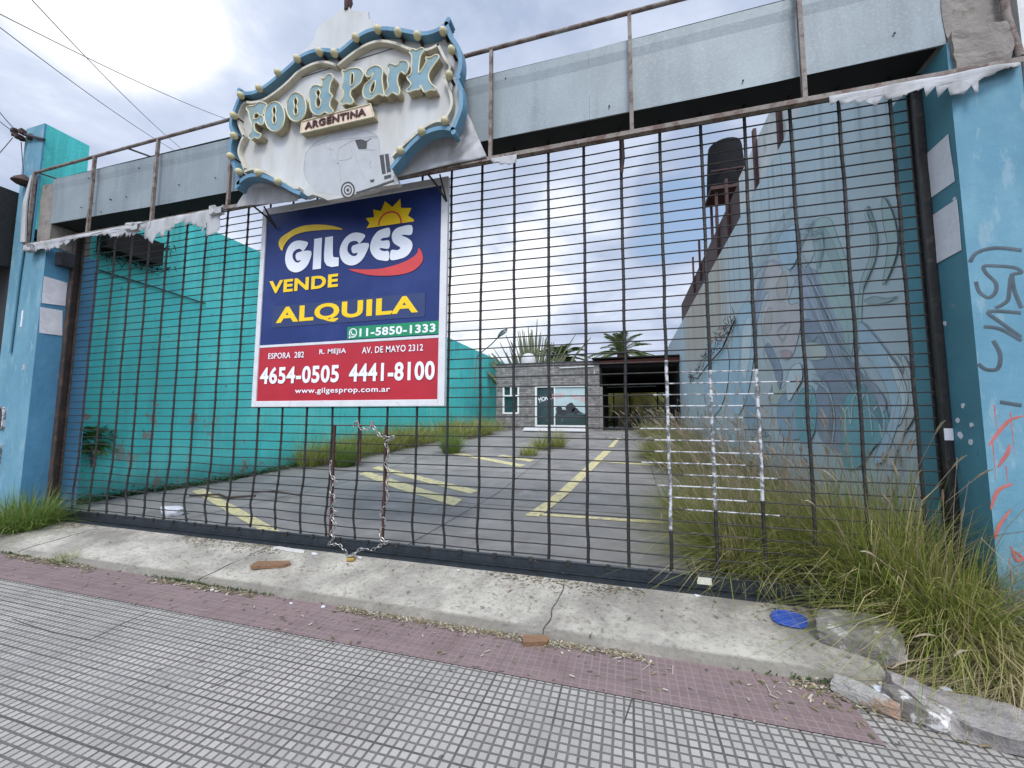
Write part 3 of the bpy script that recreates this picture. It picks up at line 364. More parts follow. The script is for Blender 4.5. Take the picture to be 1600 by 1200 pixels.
D_lines = [[(-6.388, 4.626), (-6.358, 4.963), (-2.859, 2.847), (-2.795, 2.319)], [(-6.535, 5.37), (-6.519, 5.659), (-2.866, 3.7), (-2.934, 3.396)], [(-5.556, 8.208), (-5.529, 8.503), (-2.648, 6.661), (-2.744, 6.353)], [(-3.92, 7.984), (-3.802, 8.27), (-2.614, 7.515), (-2.665, 7.172)], [(-1.507, 2.029), (-1.289, 2.015), (-0.537, 9.745), (-0.769, 9.852)], [(-0.681, 10.677), (-0.507, 10.709), (-0.313, 13.602), (-0.443, 13.581)], [(-1.069, 7.605), (-0.982, 7.843), (1.546, 7.342), (1.506, 7.065)], [(-1.305, 2.091), (-1.275, 2.227), (1.395, 2.318), (1.353, 2.14)], [(-8.234, 2.018), (-8.307, 2.295), (-4.242, 0.28), (-4.255, 0.103)]]
D_chainL = [(-3.282, -0.03, 0.957), (-3.292, -0.03, 0.872), (-3.242, -0.03, 0.773), (-3.189, -0.03, 0.742), (-3.275, -0.03, 0.637), (-3.189, -0.03, 0.526), (-3.255, -0.03, 0.439), (-3.142, -0.03, 0.389), (-3.26, -0.03, 0.339), (-3.175, -0.03, 0.263), (-3.193, -0.03, 0.213), (-3.241, -0.03, 0.16), (-3.188, -0.03, 0.107), (-3.264, -0.03, 0.027), (-3.125, -0.03, 0.048), (-3.019, -0.06, -0.006), (-2.864, -0.195, -0.019)]
D_chainR = [(-2.988, -0.03, 1.351), (-2.951, -0.03, 1.419), (-2.888, -0.03, 1.327), (-2.77, -0.03, 1.32), (-2.754, -0.03, 1.412), (-2.733, -0.03, 1.354), (-2.633, -0.03, 1.24), (-2.445, -0.03, 1.243), (-2.574, -0.03, 1.191), (-2.513, -0.03, 1.063), (-2.566, -0.03, 0.964), (-2.506, -0.03, 0.869), (-2.54, -0.03, 0.772), (-2.52, -0.03, 0.565), (-2.602, -0.03, 0.417), (-2.524, -0.03, 0.328), (-2.613, -0.03, 0.226), (-2.573, -0.03, 0.135), (-2.499, -0.03, 0.126), (-2.607, -0.03, 0.07), (-2.717, -0.03, 0.005), (-2.832, -0.03, 0.026), (-2.857, -0.157, -0.016)]
D_lock = (-2.8, -0.241, -0.024)
D_spots = [(-0.668, 0.42, 0.615), (-0.68, 0.391, 0.621), (-0.656, 0.477, 0.585), (-0.835, 0.305, 0.458), (-0.344, 0.857, 0.384), (-0.103, 0.876, 0.471), (0.113, 0.871, 0.479), (0.133, 0.822, 0.554), (-0.268, 0.924, 0.273)]# ------------------------------------------------------------------ palette
mat('dirt', (.13, .11, .085), .95, .35, 7, .5, 30)
mat('lot_concrete', (.235, .222, .207), .85, .16, 1.1, .25, 25, stains=[((.10, .095, .09), .9, .60, .12, (1, 1, 1), None, .6), ((.33, .32, .30), 2.2, .62, .1, (1, 1, 1), None, .5), ((.06, .055, .05), 14, .72, .03, (1, 1, 1), None, .6)])
mat('joint', (.07, .065, .06), .95, .2)
mat('yellow_line', (.62, .54, .27), .8, .15, 9, .1, 30, stains=[((.27, .255, .235), 9, .56, .07, (1, 1, 1), None, .85)])
paving('grey_tile', .0515, (.345, .322, .29), (.135, .125, .113), .19, 1.5, .20, 8, .6, (.26, .25, .235))
paving('red_tile', .0515, (.20, .145, .138), (.245, .185, .175), .14, 1.5, .14, 8, .3, (.17, .115, .11))
mat('apron', (.43, .40, .335), .9, .2, 3, .45, 45, stains=[((.20, .18, .15), 1.8, .56, .12, (1, 1, 1), {1: (-.55, .2, .22)}, .9), ((.22, .20, .17), 1.1, .52, .10, (1, 1, 1), None, .7), ((.17, .155, .13), 26, .56, .08, (1, 1, 1), None, .5), ((.15, .135, .11), 3, .40, .2, (1, 1, 1), {1: (-1.1, -.84, .03)}, .8)])
mat('teal_wall', (.095, .64, .605), .8, .10, 1.5, .25, 18, stains=[((.075, .53, .49), .8, .55, .15, (1, 1, .4), None, .5), ((.32, .24, .19), 2.6, .595, .012, (1, 1, .75), {2: (-.2, 1.9, .35), 1: (-.5, 4.2, .5)}, .95), ((.27, .22, .17), 2.3, .67, .012, (1, 1, .7), {2: (-.2, 1.3, .3), 1: (3.5, 9, .8)}, .9), ((.02, .06, .055), 9, .66, .03, (1, 1, .6), None, .7), ((.17, .72, .65), 1.1, .56, .08, (1, .5, 1), None, .6), ((.06, .43, .40), 3.2, .56, .1, (1, 1.2, .12), None, .4), ((.30, .24, .18), 4.5, .685, .01, (1, 1, .8), None, .9), ((.035, .22, .2), 5, .52, .2, (1, 1, .06), {2: (4.4, 6, .5)}, .6), ((.06, .14, .11), 3, .35, .25, (1, 1, 1), {2: (-.2, .35, .25)}, .6)])
mat('blue_pillar', (.105, .240, .315), .75, .10, 2, .22, 14, stains=[((.17, .325, .39), 1.3, .53, .10, (1, 1, .6), None, .6), ((.085, .22, .29), 2.6, .55, .1, (1, 1, .4), None, .6), ((.25, .35, .385), 9, .60, .04, (1, 1, .3), None, .45), ((.36, .34, .30), 4, .665, .01, (1, 1, 1), None, .9), ((.05, .10, .13), 16, .72, .02, (1, 1, 1), None, .8), ((.08, .12, .10), 2.2, .45, .2, (1, 1, 1), {2: (-.4, .25, .2)}, .7)])
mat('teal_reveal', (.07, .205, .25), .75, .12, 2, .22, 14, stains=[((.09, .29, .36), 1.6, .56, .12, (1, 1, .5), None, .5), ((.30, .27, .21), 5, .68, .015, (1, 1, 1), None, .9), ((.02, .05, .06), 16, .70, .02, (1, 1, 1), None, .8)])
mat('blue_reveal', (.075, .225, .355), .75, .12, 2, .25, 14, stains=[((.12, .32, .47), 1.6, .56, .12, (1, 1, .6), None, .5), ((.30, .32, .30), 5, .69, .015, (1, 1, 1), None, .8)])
mat('mural_ground', (.465, .55, .585), .8, .09, .9, .2, 16, stains=[((.50, .57, .58), .6, .52, .15, (1, .6, 1), None, .6), ((.17, .20, .21), 2, .58, .1, (1, 3.0, .1), {2: (4.3, 6.2, .5)}, .6), ((.42, .20, .07), 2.2, .53, .04, (1, 6, .02), {1: (6.6, 14.5, .7), 2: (3.3, 6.2, .5)}, .8), ((.48, .37, .24), 1.6, .50, .12, (1, 4, .08), {1: (7.8, 15, .8), 2: (3.8, 6.2, .6)}, .75), ((.09, .10, .09), 4, .60, .06, (1, 2.5, .6), {1: (5.5, 17, .8), 2: (1.1, 2.6, .4)}, .6)])
mat('fascia_grey', (.235, .272, .285), .55, .12, 1.4, .12, 60, metal=.15, stains=[((.15, .175, .185), 2.6, .55, .12, (1, 1, .15), None, .7), ((.31, .355, .36), 38, .56, .08, (1, 1, 1), None, .35), ((.14, .165, .175), 46, .62, .05, (1, 1, 1), None, .4), ((.24, .19, .15), 3.5, .67, .04, (1, 1, .12), None, .4), ((.18, .21, .22), 1.2, .52, .12, (1, 1, 1), None, .4)])
mat('black_soffit', (.012, .012, .013), .8, .2)
mat('concrete', (.22, .20, .175), .9, .22, 5, .6, 26, stains=[((.12, .10, .085), 4, .60, .06, (1, 1, 1), None, .8)])
mat('rusty_paint', (.21, .18, .155), .75, .2, 7, .2, 50, stains=[((.10, .055, .04), 8, .52, .07, (1, 1, 1), None, .8), ((.30, .275, .25), 12, .60, .06, (1, 1, 1), None, .6)])
mat('iron', (.030, .029, .028), .55, .25, 20, .2, 60, metal=.3, stains=[((.075, .06, .05), 14, .60, .06, (1, 1, 1), None, .7)])
mat('iron_blue', (.030, .036, .042), .45, .25, 8, .15, 60, metal=.3, stains=[((.14, .13, .12), 20, .66, .03, (1, 1, 1), None, .6)])
mat('rusty_iron', (.075, .03, .022), .8, .3, 14, .3, 60, stains=[((.03, .02, .018), 10, .5, .1, (1, 1, 1), None, .7)])
mat('brown_post', (.05, .038, .033), .65, .3, 6, .2, 50, stains=[((.12, .065, .045), 7, .58, .06, (1, 1, 1), None, .7)])
mat('white_paint', (.50, .50, .51), .6, .1, 20, .1, 50, stains=[((.045, .045, .045), 17, .50, .05, (1, 1, 1), None, .8)])
mat('tarp', (.52, .525, .53), .6, .1, 3, .12, 9, stains=[((.30, .29, .265), 3.5, .55, .12, (1, 1, .4), None, .6)], trans=.25)
mat('sign_face', (.50, .505, .49), .55, .06, 1.4, .06, 8, stains=[((.36, .345, .295), 2.2, .53, .14, (1, 1, .22), None, .6), ((.33, .30, .24), 7, .69, .03, (1, 1, .5), None, .4)])
mat('sign_blue', (.115, .235, .325), .5, .14, 4, .1, 40, stains=[((.06, .17, .28), 7, .58, .08, (1, 1, 1), None, .6)])
mat('sign_cream', (.55, .52, .43), .6, .12, 6, .1, 40, stains=[((.24, .21, .15), 6, .56, .1, (1, 1, 1), None, .6)])
mat('rim_cream', (.56, .52, .35), .6, .12, 8, .05, 40, stains=[((.30, .25, .15), 12, .60, .06, (1, 1, 1), None, .6)])
mat('letter_side', (.40, .35, .23), .7, .2, 7, .1, 40, stains=[((.16, .13, .09), 7, .54, .1, (1, 1, 1), None, .6)])
mat('letter_blue', (.165, .275, .315), .5, .2, 6, .05, 40, stains=[((.20, .26, .21), 5, .52, .12, (1, 1, 1), None, .75), ((.24, .22, .15), 11, .62, .05, (1, 1, 1), None, .6)])
mat('bulb_cream', (.50, .45, .27), .4, .12, 20)
mat('plate_pink', (.66, .52, .40), .6, .12, 6)
mat('brown_letter', (.055, .018, .013), .6, .2)
mat('pink_stain', (.55, .33, .30), .6, .15)
mat('print_pale', (.40, .41, .415), .6, .08)
mat('print_grey', (.38, .39, .39), .7, .1); mat('print_dark', (.05, .05, .052), .6, .2); mat('print_mid', (.25, .255, .255), .7, .15)
mat('board_blue', (.014, .031, .135), .42, .12, 2, .1, 5, spec=.3, stains=[((.03, .05, .17), 2.2, .57, .14, (1, 1, 1), None, .5), ((.35, .36, .40), 40, .745, .008, (1, 1, 1), None, .7)])
mat('board_patch', (.016, .034, .115), .4, .1, 2, .12, 6, spec=.5)
mat('board_red', (.40, .014, .026), .4, .1, 2, .12, 5, spec=.45)
mat('board_green', (.012, .23, .10), .4, .1)
mat('board_white', (.60, .60, .60), .5, .06, 8, .05, 30, stains=[((.42, .41, .38), 6, .62, .06, (1, 1, 1), None, .5)])
mat('ink_white', (.74, .76, .79), .5, .03); mat('ink_yellow', (.80, .54, .012), .5, .06); mat('swoosh_yellow', (.66, .45, .03), .45, .12); mat('swoosh_red', (.55, .055, .055), .45, .1); mat('ink_dark', (.012, .018, .05), .5)
mat('paper', (.66, .66, .68), .8, .07, 6, .15, 10, stains=[((.52, .47, .50), 7, .56, .05, (1, 1, 1), None, .4)])
mat('black_paint', (.035, .038, .045), .7, .3); mat('red_paint', (.37, .115, .105), .7, .25, 9)
mat('spray_grey', (.06, .085, .10), .7, .3, 9)
mat('maroon', (.05, .02, .019), .7, .2, 3, .15, 30)
mat('white_wall', (.60, .60, .575), .8, .12, 3, .3, 20, stains=[((.36, .34, .30), 3, .58, .1, (1, 1, .5), None, .6)])
mat('tank_black', (.012, .012, .013), .85, .2, spec=.1)
mat('black_building', (.020, .020, .021), .7, .3, 2, .3, 20)
mat('slate_dark', (.05, .05, .052), .85, .2)
mat('dark_glass', (.020, .045, .045), .12, .1, spec=.7); mat('window_frame', (.72, .72, .70), .6, .06)
mat('pale_glass', (.42, .53, .54), .25, .1, 1.5, spec=.6)
mat('soot_and_shade_black', (.014, .013, .012), .9, .3)  # soot black on the wall box; inside the carport it stands in for shade
mat('beam_red', (.15, .045, .035), .75, .2, 4, .1)
mat('tank_white', (.52, .51, .50), .6, .06)
mat('wood', (.215, .125, .07), .75, .25, 4, .3, 18, stretch=(.5, 5, 5), stains=[((.12, .055, .03), 6, .55, .1, (.5, 6, 6), None, .7)])
mat('white_wood', (.55, .53, .49), .8, .15, 6, .2, 30)
mat('plate_blue', (.03, .085, .42), .4, .15, 8, .05, 40, stains=[((.10, .14, .36), 9, .55, .1, (1, 1, 1), None, .5)])
mat('stone', (.27, .25, .225), .95, .35, 9, 1.0, 45, stains=[((.62, .60, .55), 8, .585, .03, (1, 1, 1), None, .8), ((.13, .12, .11), 5, .58, .08, (1, 1, 1), None, .6)])
mat('stone_rust', (.38, .36, .33), .95, .3, 9, 1.0, 30, stains=[((.36, .17, .07), 5, .56, .06, (1, 1, 1), None, .8), ((.17, .15, .13), 6, .58, .06, (1, 1, 1), None, .7)])
mat('stone_pied', (.22, .20, .17), .95, .3, 8, 1.0, 30, stains=[((.68, .66, .63), 8, .53, .04, (1, 1, 1), None, .9)])
mat('slab', (.31, .285, .265), .95, .3, 7, 1.0, 34, stains=[((.42, .35, .34), 3, .55, .1, (1, 1, 1), None, .6), ((.12, .11, .10), 9, .63, .04, (1, 1, 1), None, .8)])
mat('plaster', (.62, .63, .65), .9, .1, 20, .4, 50)
mat('steel', (.36, .345, .32), .45, .3, 30, metal=.7); mat('brass', (.55, .36, .10), .35, .15, metal=.8)
mat('cable', (.045, .042, .048), .6, 0); mat('rust_brown', (.06, .035, .028), .8, .3, 20)
mat('lamp_grey', (.20, .22, .21), .5, .1); mat('lamp_lens', (.55, .56, .53), .3, 0)
mat('grass', (.1, .1, .1), .6, .12, 3, island=[(.13, .20, .035), (.21, .27, .05), (.36, .35, .085), (.17, .24, .045), (.50, .43, .19), (.60, .50, .28)], trans=.35)
mat('grass_green', (.1, .1, .1), .6, .12, 3, island=[(.08, .17, .035), (.13, .22, .045), (.21, .28, .06), (.10, .19, .04), (.34, .33, .11)], trans=.3)
mat('grass_dry', (.1, .1, .1), .7, .12, 3, island=[(.42, .34, .18), (.54, .44, .26), (.30, .27, .11), (.60, .50, .32), (.20, .23, .07)], trans=.25)
mat('plume', (.42, .34, .24), .8, .2, 20, island=[(.38, .31, .21), (.48, .40, .30), (.32, .24, .17)], trans=.3)
mat('leaf', (.05, .1, .03), .5, .2, 5, island=[(.06, .13, .03), (.10, .20, .05), (.15, .25, .07)], trans=.2)
mat('weed', (.05, .1, .03), .6, .2, 5, island=[(.03, .06, .016), (.05, .10, .022), (.09, .13, .035)], trans=.2)
mat('palm', (.06, .1, .04), .5, .15, 5, island=[(.10, .15, .055), (.16, .205, .075), (.22, .25, .10)], trans=.2)
mat('palm_yellow', (.2, .2, .05), .5, .15, 5, island=[(.46, .40, .10), (.56, .47, .13), (.30, .33, .09)], trans=.3)
mat('trunk', (.14, .105, .075), .95, .3, 8, .6, 20)
mat('cactus', (.10, .13, .075), .6, .2, 4, .1, 20, island=[(.085, .105, .05), (.125, .145, .075), (.16, .17, .095)])
mat('bush', (.03, .05, .02), .7, .2, 5, island=[(.012, .025, .008), (.025, .045, .013), (.045, .065, .02)])
mat('crumb', (.2, .15, .1), .95, .2, 5, island=[(.13, .10, .06), (.32, .25, .15), (.08, .06, .045), (.50, .45, .36), (.20, .16, .09), (.07, .09, .03)])
mat('pink_letter', (.62, .30, .30), .5, .1)
mat('sticker', (.62, .60, .48), .6, .1, 30)
for nm, c in dict(aqua=(.33, .48, .58), foam=(.52, .60, .62), pale=(.42, .465, .48), lilac=(.315, .36, .46), green=(.31, .44, .425), greend=(.25, .35, .355), skin=(.48, .44, .44), tan=(.41, .37, .34), lip=(.42, .29, .31), slate=(.20, .25, .33), cream=(.43, .475, .43), blue=(.235, .355, .455), turq=(.11, .35, .39)).items():
    mat('mural_' + nm, tuple(.92 * q + .10 for q in c), .8, .10, 2, .15, 16)
mat('mural_line', (.255, .32, .345), .8, .15); mat('mural_white', (.52, .62, .63), .8, .1)
# ------------------------------------------------------------------ ground, pavement, lot
mb = MB(); mb.add([(-400, -400, -.34), (400, -400, -.34), (400, 400, -.34), (-400, 400, -.34)], [(0, 1, 2, 3)]); struct(mb.build('ground', 'dirt'))
def sheet(x0, x1, y0, y1, z, nx=1, ny=1, zf=None):
    m = MB(); vs = []; fs = []
    for i in range(nx + 1):
        for j in range(ny + 1):
            x = x0 + (x1 - x0) * i / nx; y = y0 + (y1 - y0) * j / ny; vs.append((x, y, z if zf is None else zf(x, y)))
    for i in range(nx):
        for j in range(ny): a = i * (ny + 1) + j; fs.append((a, a + ny + 1, a + ny + 2, a + 1))
    return m.add(vs, fs)
struct(sheet(-40, 40, -7, -1.375, -.15).build('sidewalk', 'grey_tile'))
sheet_r = sheet(1.19, 40, -1.375, -.32, -.152); struct(sheet_r.build('sidewalk_extension', 'grey_tile'))
struct(sheet(-40, 1.19, -1.375, -.80, -.146).build('red_pavement_band', 'red_tile'))
# concrete apron ramping up to the gate, with a small step at its street edge
ap = MB(); nx = 60; vs = []; fs = []
prof = [(-.915, -.155), (-.90, -.118), (-.86, -.106), (-.60, -.075), (-.30, -.040), (0.0, -.012), (.22, 0.0)]
for i in range(nx + 1):
    x = -9.2 + (1.50 + 9.2) * i / nx
    for (y, z) in prof: vs.append((x, y + .012 * mnoise.noise((x * 2.3, y, 0)), z + .006 * mnoise.noise((x * 1.7, y * 4, 3))))
for i in range(nx):
    for j in range(len(prof) - 1): a = i * len(prof) + j; fs.append((a, a + len(prof), a + len(prof) + 1, a + 1))
ap.add(vs, fs); ap.add([vs[nx * len(prof) + j] for j in range(len(prof))] + [(1.50, .2, -.3)], [tuple(range(len(prof) + 1))])
struct(ap.build('driveway_apron', 'apron'))
def az(y):
    for (a, b), (c, d) in zip(prof[:-1], prof[1:]):
        if a <= y <= c: return b + (d - b) * (y - a) / (c - a)
    return 0
for cx in (-6.85, -4.02, -.62):
    m = MB(); m.tube([(cx + .03 * mnoise.noise((cx, y * 6, 0)) + (y + .9) * .05, y, az(y) + .001 + .006 * mnoise.noise((cx * 1.7, y * 4, 3))) for y in [-.90 + .04 * i for i in range(22)]], [.004 + .004 * random.random() for i in range(22)], 4, flat=.6); struct(m.build('apron_crack', 'joint'))
so = sheet(1.5, 3.4, -.95, .25, 0, 26, 16, lambda x, y: -.115 + .05 * max(0, y + .6) + .035 * mnoise.noise((x * 3, y * 3, 1))); struct(so.build('soil', 'dirt', smooth=True))
lot = sheet(-9.6, 2.7, .22, 40, 0, 2, 60, lambda x, y: fz(y)); struct(lot.build('lot_floor', 'lot_concrete'))
jm = MB()
for x in (-6.1, -2.45, .55): 
    for k in range(24):
        y0, y1 = .25 + k * .7, .95 + k * .7; w = .007
        jm.add([(x - w, y0, fz(y0) + .004), (x + w, y0, fz(y0) + .004), (x + w, y1, fz(y1) + .004), (x - w, y1, fz(y1) + .004)], [(0, 1, 2, 3)])
for y in (2.6, 5.6, 8.6, 11.6, 14.6):
    jm.add([(-9, y - .008, fz(y) + .0045), (2.4, y - .008, fz(y) + .0045), (2.4, y + .008, fz(y) + .005), (-9, y + .008, fz(y) + .005)], [(0, 1, 2, 3)])
struct(jm.build('floor_joints', 'joint'))
for l in [[(-4.705, -1.827), (-4.156, -1.863), (-3.752, -1.85)], [(-3.752, -1.85), (-3.792, -1.658), (-3.816, -1.442)], [(-4.409, -1.214), (-4.145, -1.336)], [(0.002, -1.336), (-0.05, -1.581)], [(-2.406, -1.989), (-2.333, -1.777)]]:
    m = MB(); m.tube([(x, y, -.149) for x, y in l], .005, 4, flat=.4); struct(m.build('tile_crack', 'joint'))
for l in D_lines:
    m = MB(); n = 8; a, b, c, d = [Vector((p[0], p[1], 0)) for p in l]; vs = []
    for i in range(n + 1):
        t = i / n
        for p in (a.lerp(d, t), b.lerp(c, t)): vs.append((p.x, p.y, fz(p.y) + .008))
    if abs(l[0][1] - l[2][1]) < 3: vs = vs[:]
    # outline order: near pair first when the strip runs away from the gate
    m.add(vs, [(2 * i, 2 * i + 1, 2 * i + 3, 2 * i + 2) for i in range(n)]); struct(m.build('painted_line', 'yellow_line'))
# ------------------------------------------------------------------ boundary walls
t = thing('boundary_wall', 'long turquoise rendered wall with peeling patches along the left of the lot', 'wall', (-9.0, 0, 0))
w = MB(); w.box(-9.3, -9.0, .303, 26, -.3, 5.70); o = w.build('wall', 'teal_wall', t)
w = MB(); w.box(-9.06, -8.62, -.30, .22, 4.3, 6.0); w.build('raised_end', 'teal_wall', t)
t = thing('mural_wall', 'tall pale blue grey wall with a painted mural and rust streaks', 'wall', (2.5, 0, 0))
w = MB(); w.box(2.5, 2.58, .30, 26, -.3, 5.93); w.build('wall', 'mural_ground', t)
MUR = ['mural_' + k for k in ('pale', 'lilac', 'green', 'greend', 'skin', 'tan', 'lip', 'slate', 'cream', 'blue', 'turq', 'aqua', 'foam')] + ['mural_line', 'mural_white']
mu = MB(); lay = 0
for c, pts in D_mural:
    lay += 1; q = cr(pts, 4, True)
    mu.fill([q], 0, (lambda L_: lambda y, z, d: (2.498 - .0006 * L_, y, z))(lay), MUR.index('mural_' + c))
    ol = q + [q[0]]
    mu_l = [(2.498 - .0006 * lay, y, z) for y, z in ol]
    mu.tube(mu_l, .004, 3, MUR.index('mural_line'), cap=False)
for c, pts in D_mline:
    q = [(2.4825, y, z) for y, z in cr(pts, 5)]
    mu.tube(q, .011 if c == 'w' else .007, 4, MUR.index('mural_white' if c == 'w' else 'mural_line'), cap=False, flat=.15, up=(1, 0, 0), ph=0)
for idx, (dy, dz), cnt in ((8, (.05, .05), 6), (8, (-.06, -.10), 5), (9, (.04, .0), 3), (12, (-.05, .07), 5), (15, (.05, .03), 4), (5, (.05, -.03), 4), (17, (-.07, .04), 4), (18, (.05, -.06), 4), (11, (-.09, .02), 4)):
    for k in range(1, cnt + 1):
        base = cr(D_mline[idx][1], 5); q = [(2.4825, y + dy * k * (.5 + .5 * math.sin(i * .13 + k)), z + dz * k) for i, (y, z) in enumerate(base)]
        q = q[int(len(q) * .06 * (k % 3)):len(q) - int(len(q) * .07 * (k % 4))]
        if len(q) > 3: mu.tube(q, .0055, 4, MUR.index('mural_line' if k % 3 else 'mural_white'), cap=False, flat=.15, up=(1, 0, 0), ph=0)
mu.build('mural', MUR, t, fix=False)
# what tops that wall: white parapet, maroon sheet edge and posts of the neighbour's roof
t = thing('neighbour_roof', 'white parapet and maroon steel roof edge above the mural wall', 'roof', (2.66, 3, 5.9))
m = MB(); m.box(2.59, 2.75, .3, 6.0, 5.75, 7.02); m.build('parapet', 'white_wall', t)
m = MB(); m.box(2.60, 2.72, 6.0, 16.4, 5.80, 6.95); m.build('roof_edge', 'maroon', t)
m = MB(); m.box(2.72, 9, 6.0, 16.4, 6.4, 6.6); m.box(2.76, 9, .3, 6.0, 5.6, 5.9); m.build('roof_deck', 'maroon', t)
for (y, z0, z1) in ((3.4, 5.7, 7.25), (4.68, 5.8, 7.25), (7.0, 6.0, 7.6), (8.2, 6.0, 7.3), (11, 6.3, 7.75), (12.4, 6.3, 7.7)):
    m = MB(); m.box(2.525, 2.585, y - .05, y + .05, z0, z1); m.build('post', 'maroon', t)
t = thing('water_tank', 'black water tank on a steel stand behind the mural wall', 'water tank', (3.1, 9, 6.6))
m = MB(); m.lathe([(0, 0), (.52, 0), (.54, .06), (.53, .3), (.53, .36), (.50, .9), (.47, 1.35), (.45, 1.47), (.2, 1.52), (.18, 1.56), (0, 1.56)], (3.02, 9, 8.3), 20); m.build('tank', 'tank_black', t, smooth=True)
for dx in (-.36, .36):
    for dy in (-.36, .36): m = MB(); m.box(3.02 + dx - .035, 3.02 + dx + .035, 9 + dy - .035, 9 + dy + .035, 6.6, 8.22); m.build('leg', 'maroon', t)
m = MB(); m.box(2.5, 3.54, 8.5, 9.5, 8.2, 8.3); m.tube([(2.52, 8.5, 8.75), (3.5, 8.5, 8.75)], .03, 6); m.build('platform', 'maroon', t)
mb = MB(); mb.tube([(2.44, 6.3, 3.75), (2.43, 7.6, 3.3), (2.42, 9.4, 3.15), (2.43, 11.5, 2.9), (2.44, 13.8, 3.2)], .02, 5)
for i in range(150):
    y = random.uniform(6.2, 13.5); z = 3.75 - (y - 6.3) * .10 + random.gauss(0, .13)
    a = random.uniform(0, 6.28); l = random.uniform(.06, .22)
    mb.tube([(2.44, y, z), (2.42 - random.random() * .08, y + l * math.cos(a), z + l * math.sin(a))], [.012, .004], 3)
tag(mb.build('dead_creeper', 'rust_brown'), 'dry dead creeper clinging low across the mural wall near the canopy', 'creeper')
# ------------------------------------------------------------------ gate pillars
t = thing('gate_pillar', 'pale blue pillar with black and red graffiti at the right of the gate', 'pillar', (2.6, -.3, 0))
m = MB(); m.box(2.38, 2.79, -.32, .34, -.3, 4.30); m.build('shaft', ['blue_pillar', 'teal_reveal'], t)
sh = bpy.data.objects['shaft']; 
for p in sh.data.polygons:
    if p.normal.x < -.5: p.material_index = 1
def broken(mb, x0, x1, y0, y1, z0, z1, amp, seed, n=7):
    bm = bmesh.new(); bmesh.ops.create_cube(bm, size=1); bmesh.ops.subdivide_edges(bm, edges=bm.edges, cuts=n, use_grid_fill=True); vs = []
    for v in bm.verts:
        p = Vector(((x0 + x1) / 2 + v.co.x * (x1 - x0), (y0 + y1) / 2 + v.co.y * (y1 - y0), (z0 + z1) / 2 + v.co.z * (z1 - z0)))
        k = mnoise.noise_vector(p * 4 + Vector((seed, 0, 0))) + .5 * mnoise.noise_vector(p * 11 + Vector((seed, 3, 0))); vs.append(p + k * amp)
    mb.add(vs, [tuple(v.index for v in f.verts) for f in bm.faces]); bm.free()
m = MB(); broken(m, 2.40, 2.74, -.30, .2, 4.28, 5.2, .035, 2); broken(m, 2.40, 2.72, -.36, -.1, 4.05, 4.36, .03, 9); m.build('broken_concrete', 'concrete', t)
m = MB(); m.tube([(2.72, -.33, 5.3), (2.725, -.34, 4.4), (2.76, -.36, 4.05)], .025, 8); m.build('conduit', 'rusty_paint', t, smooth=True)
m = MB()
for k, pts in enumerate(D_grafB): m.tube([(x, -.3203 - .0003 * k, z) for x, z in cr(pts, 5)], .0125, 4, flat=.12, cap=False, up=(0, 1, 0), ph=0)
m.build('graffiti', 'spray_grey', t)
m = MB()
for k, pts in enumerate(D_grafR): m.tube([(x, -.3203 - .0003 * k, z) for x, z in cr(pts, 5)], [.004 + .008 * math.sin(3.1 * i / (5 * len(pts) - 5)) for i in range(5 * len(pts) - 4)], 4, flat=.12, cap=False, up=(0, 1, 0), ph=0)
m.build('graffiti', 'red_paint', t)
m = MB(); rr = random.Random(6)
for k in range(9):
    x, z = rr.uniform(2.42, 2.72), rr.uniform(.2, 1.9); m.tube([(x, -.3202, z), (x + rr.uniform(-.006, .006), -.3202, z - rr.uniform(.08, .35))], [.004, .0012], 4, flat=.12, cap=False, up=(0, 1, 0), ph=0)
m.build('paint_drips', 'red_paint', t)
for k in range(7):
    y, z = ((-.10, 1.45), (-.22, 1.42), (-.2, 1.30), (-.11, 1.34), (-.26, 3.1), (-.06, 2.2), (-.16, 1.56))[k]; s_ = rr.uniform(.015, .03)
    m = MB(); m.fill([[(y + s_ * math.cos(a) * rr.uniform(.6, 1.2), z + s_ * math.sin(a) * rr.uniform(.6, 1.2)) for a in [q * .9 for q in range(7)]]], .002, lambda a, b, d: (2.3795 - d, a, b)); m.build('paper_remnant', 'paper', t)
t = thing('gate_pillar', 'weathered light blue pillar beside the black building left of the gate', 'pillar', (-8.6, -.3, 0))
m = MB(); m.box(-9.08, -8.25, -.32, .30, -.3, 3.98); m.box(-9.08, -8.62, -.322, -.301, 3.98, 6.0); o = m.build('shaft', ['blue_pillar', 'blue_reveal'], t)
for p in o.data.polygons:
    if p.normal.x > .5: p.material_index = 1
m = MB(); broken(m, -8.60, -8.29, -.28, .2, 4.0, 5.0, .012, 5); m.build('broken_concrete', 'concrete', t)
m = MB(); m.tube([(-8.70, -.345, 5.1), (-8.73, -.35, 4.4), (-8.78, -.345, 3.6), (-8.80, -.345, 2.4)], .022, 8); m.build('conduit', 'blue_pillar', t, smooth=True)
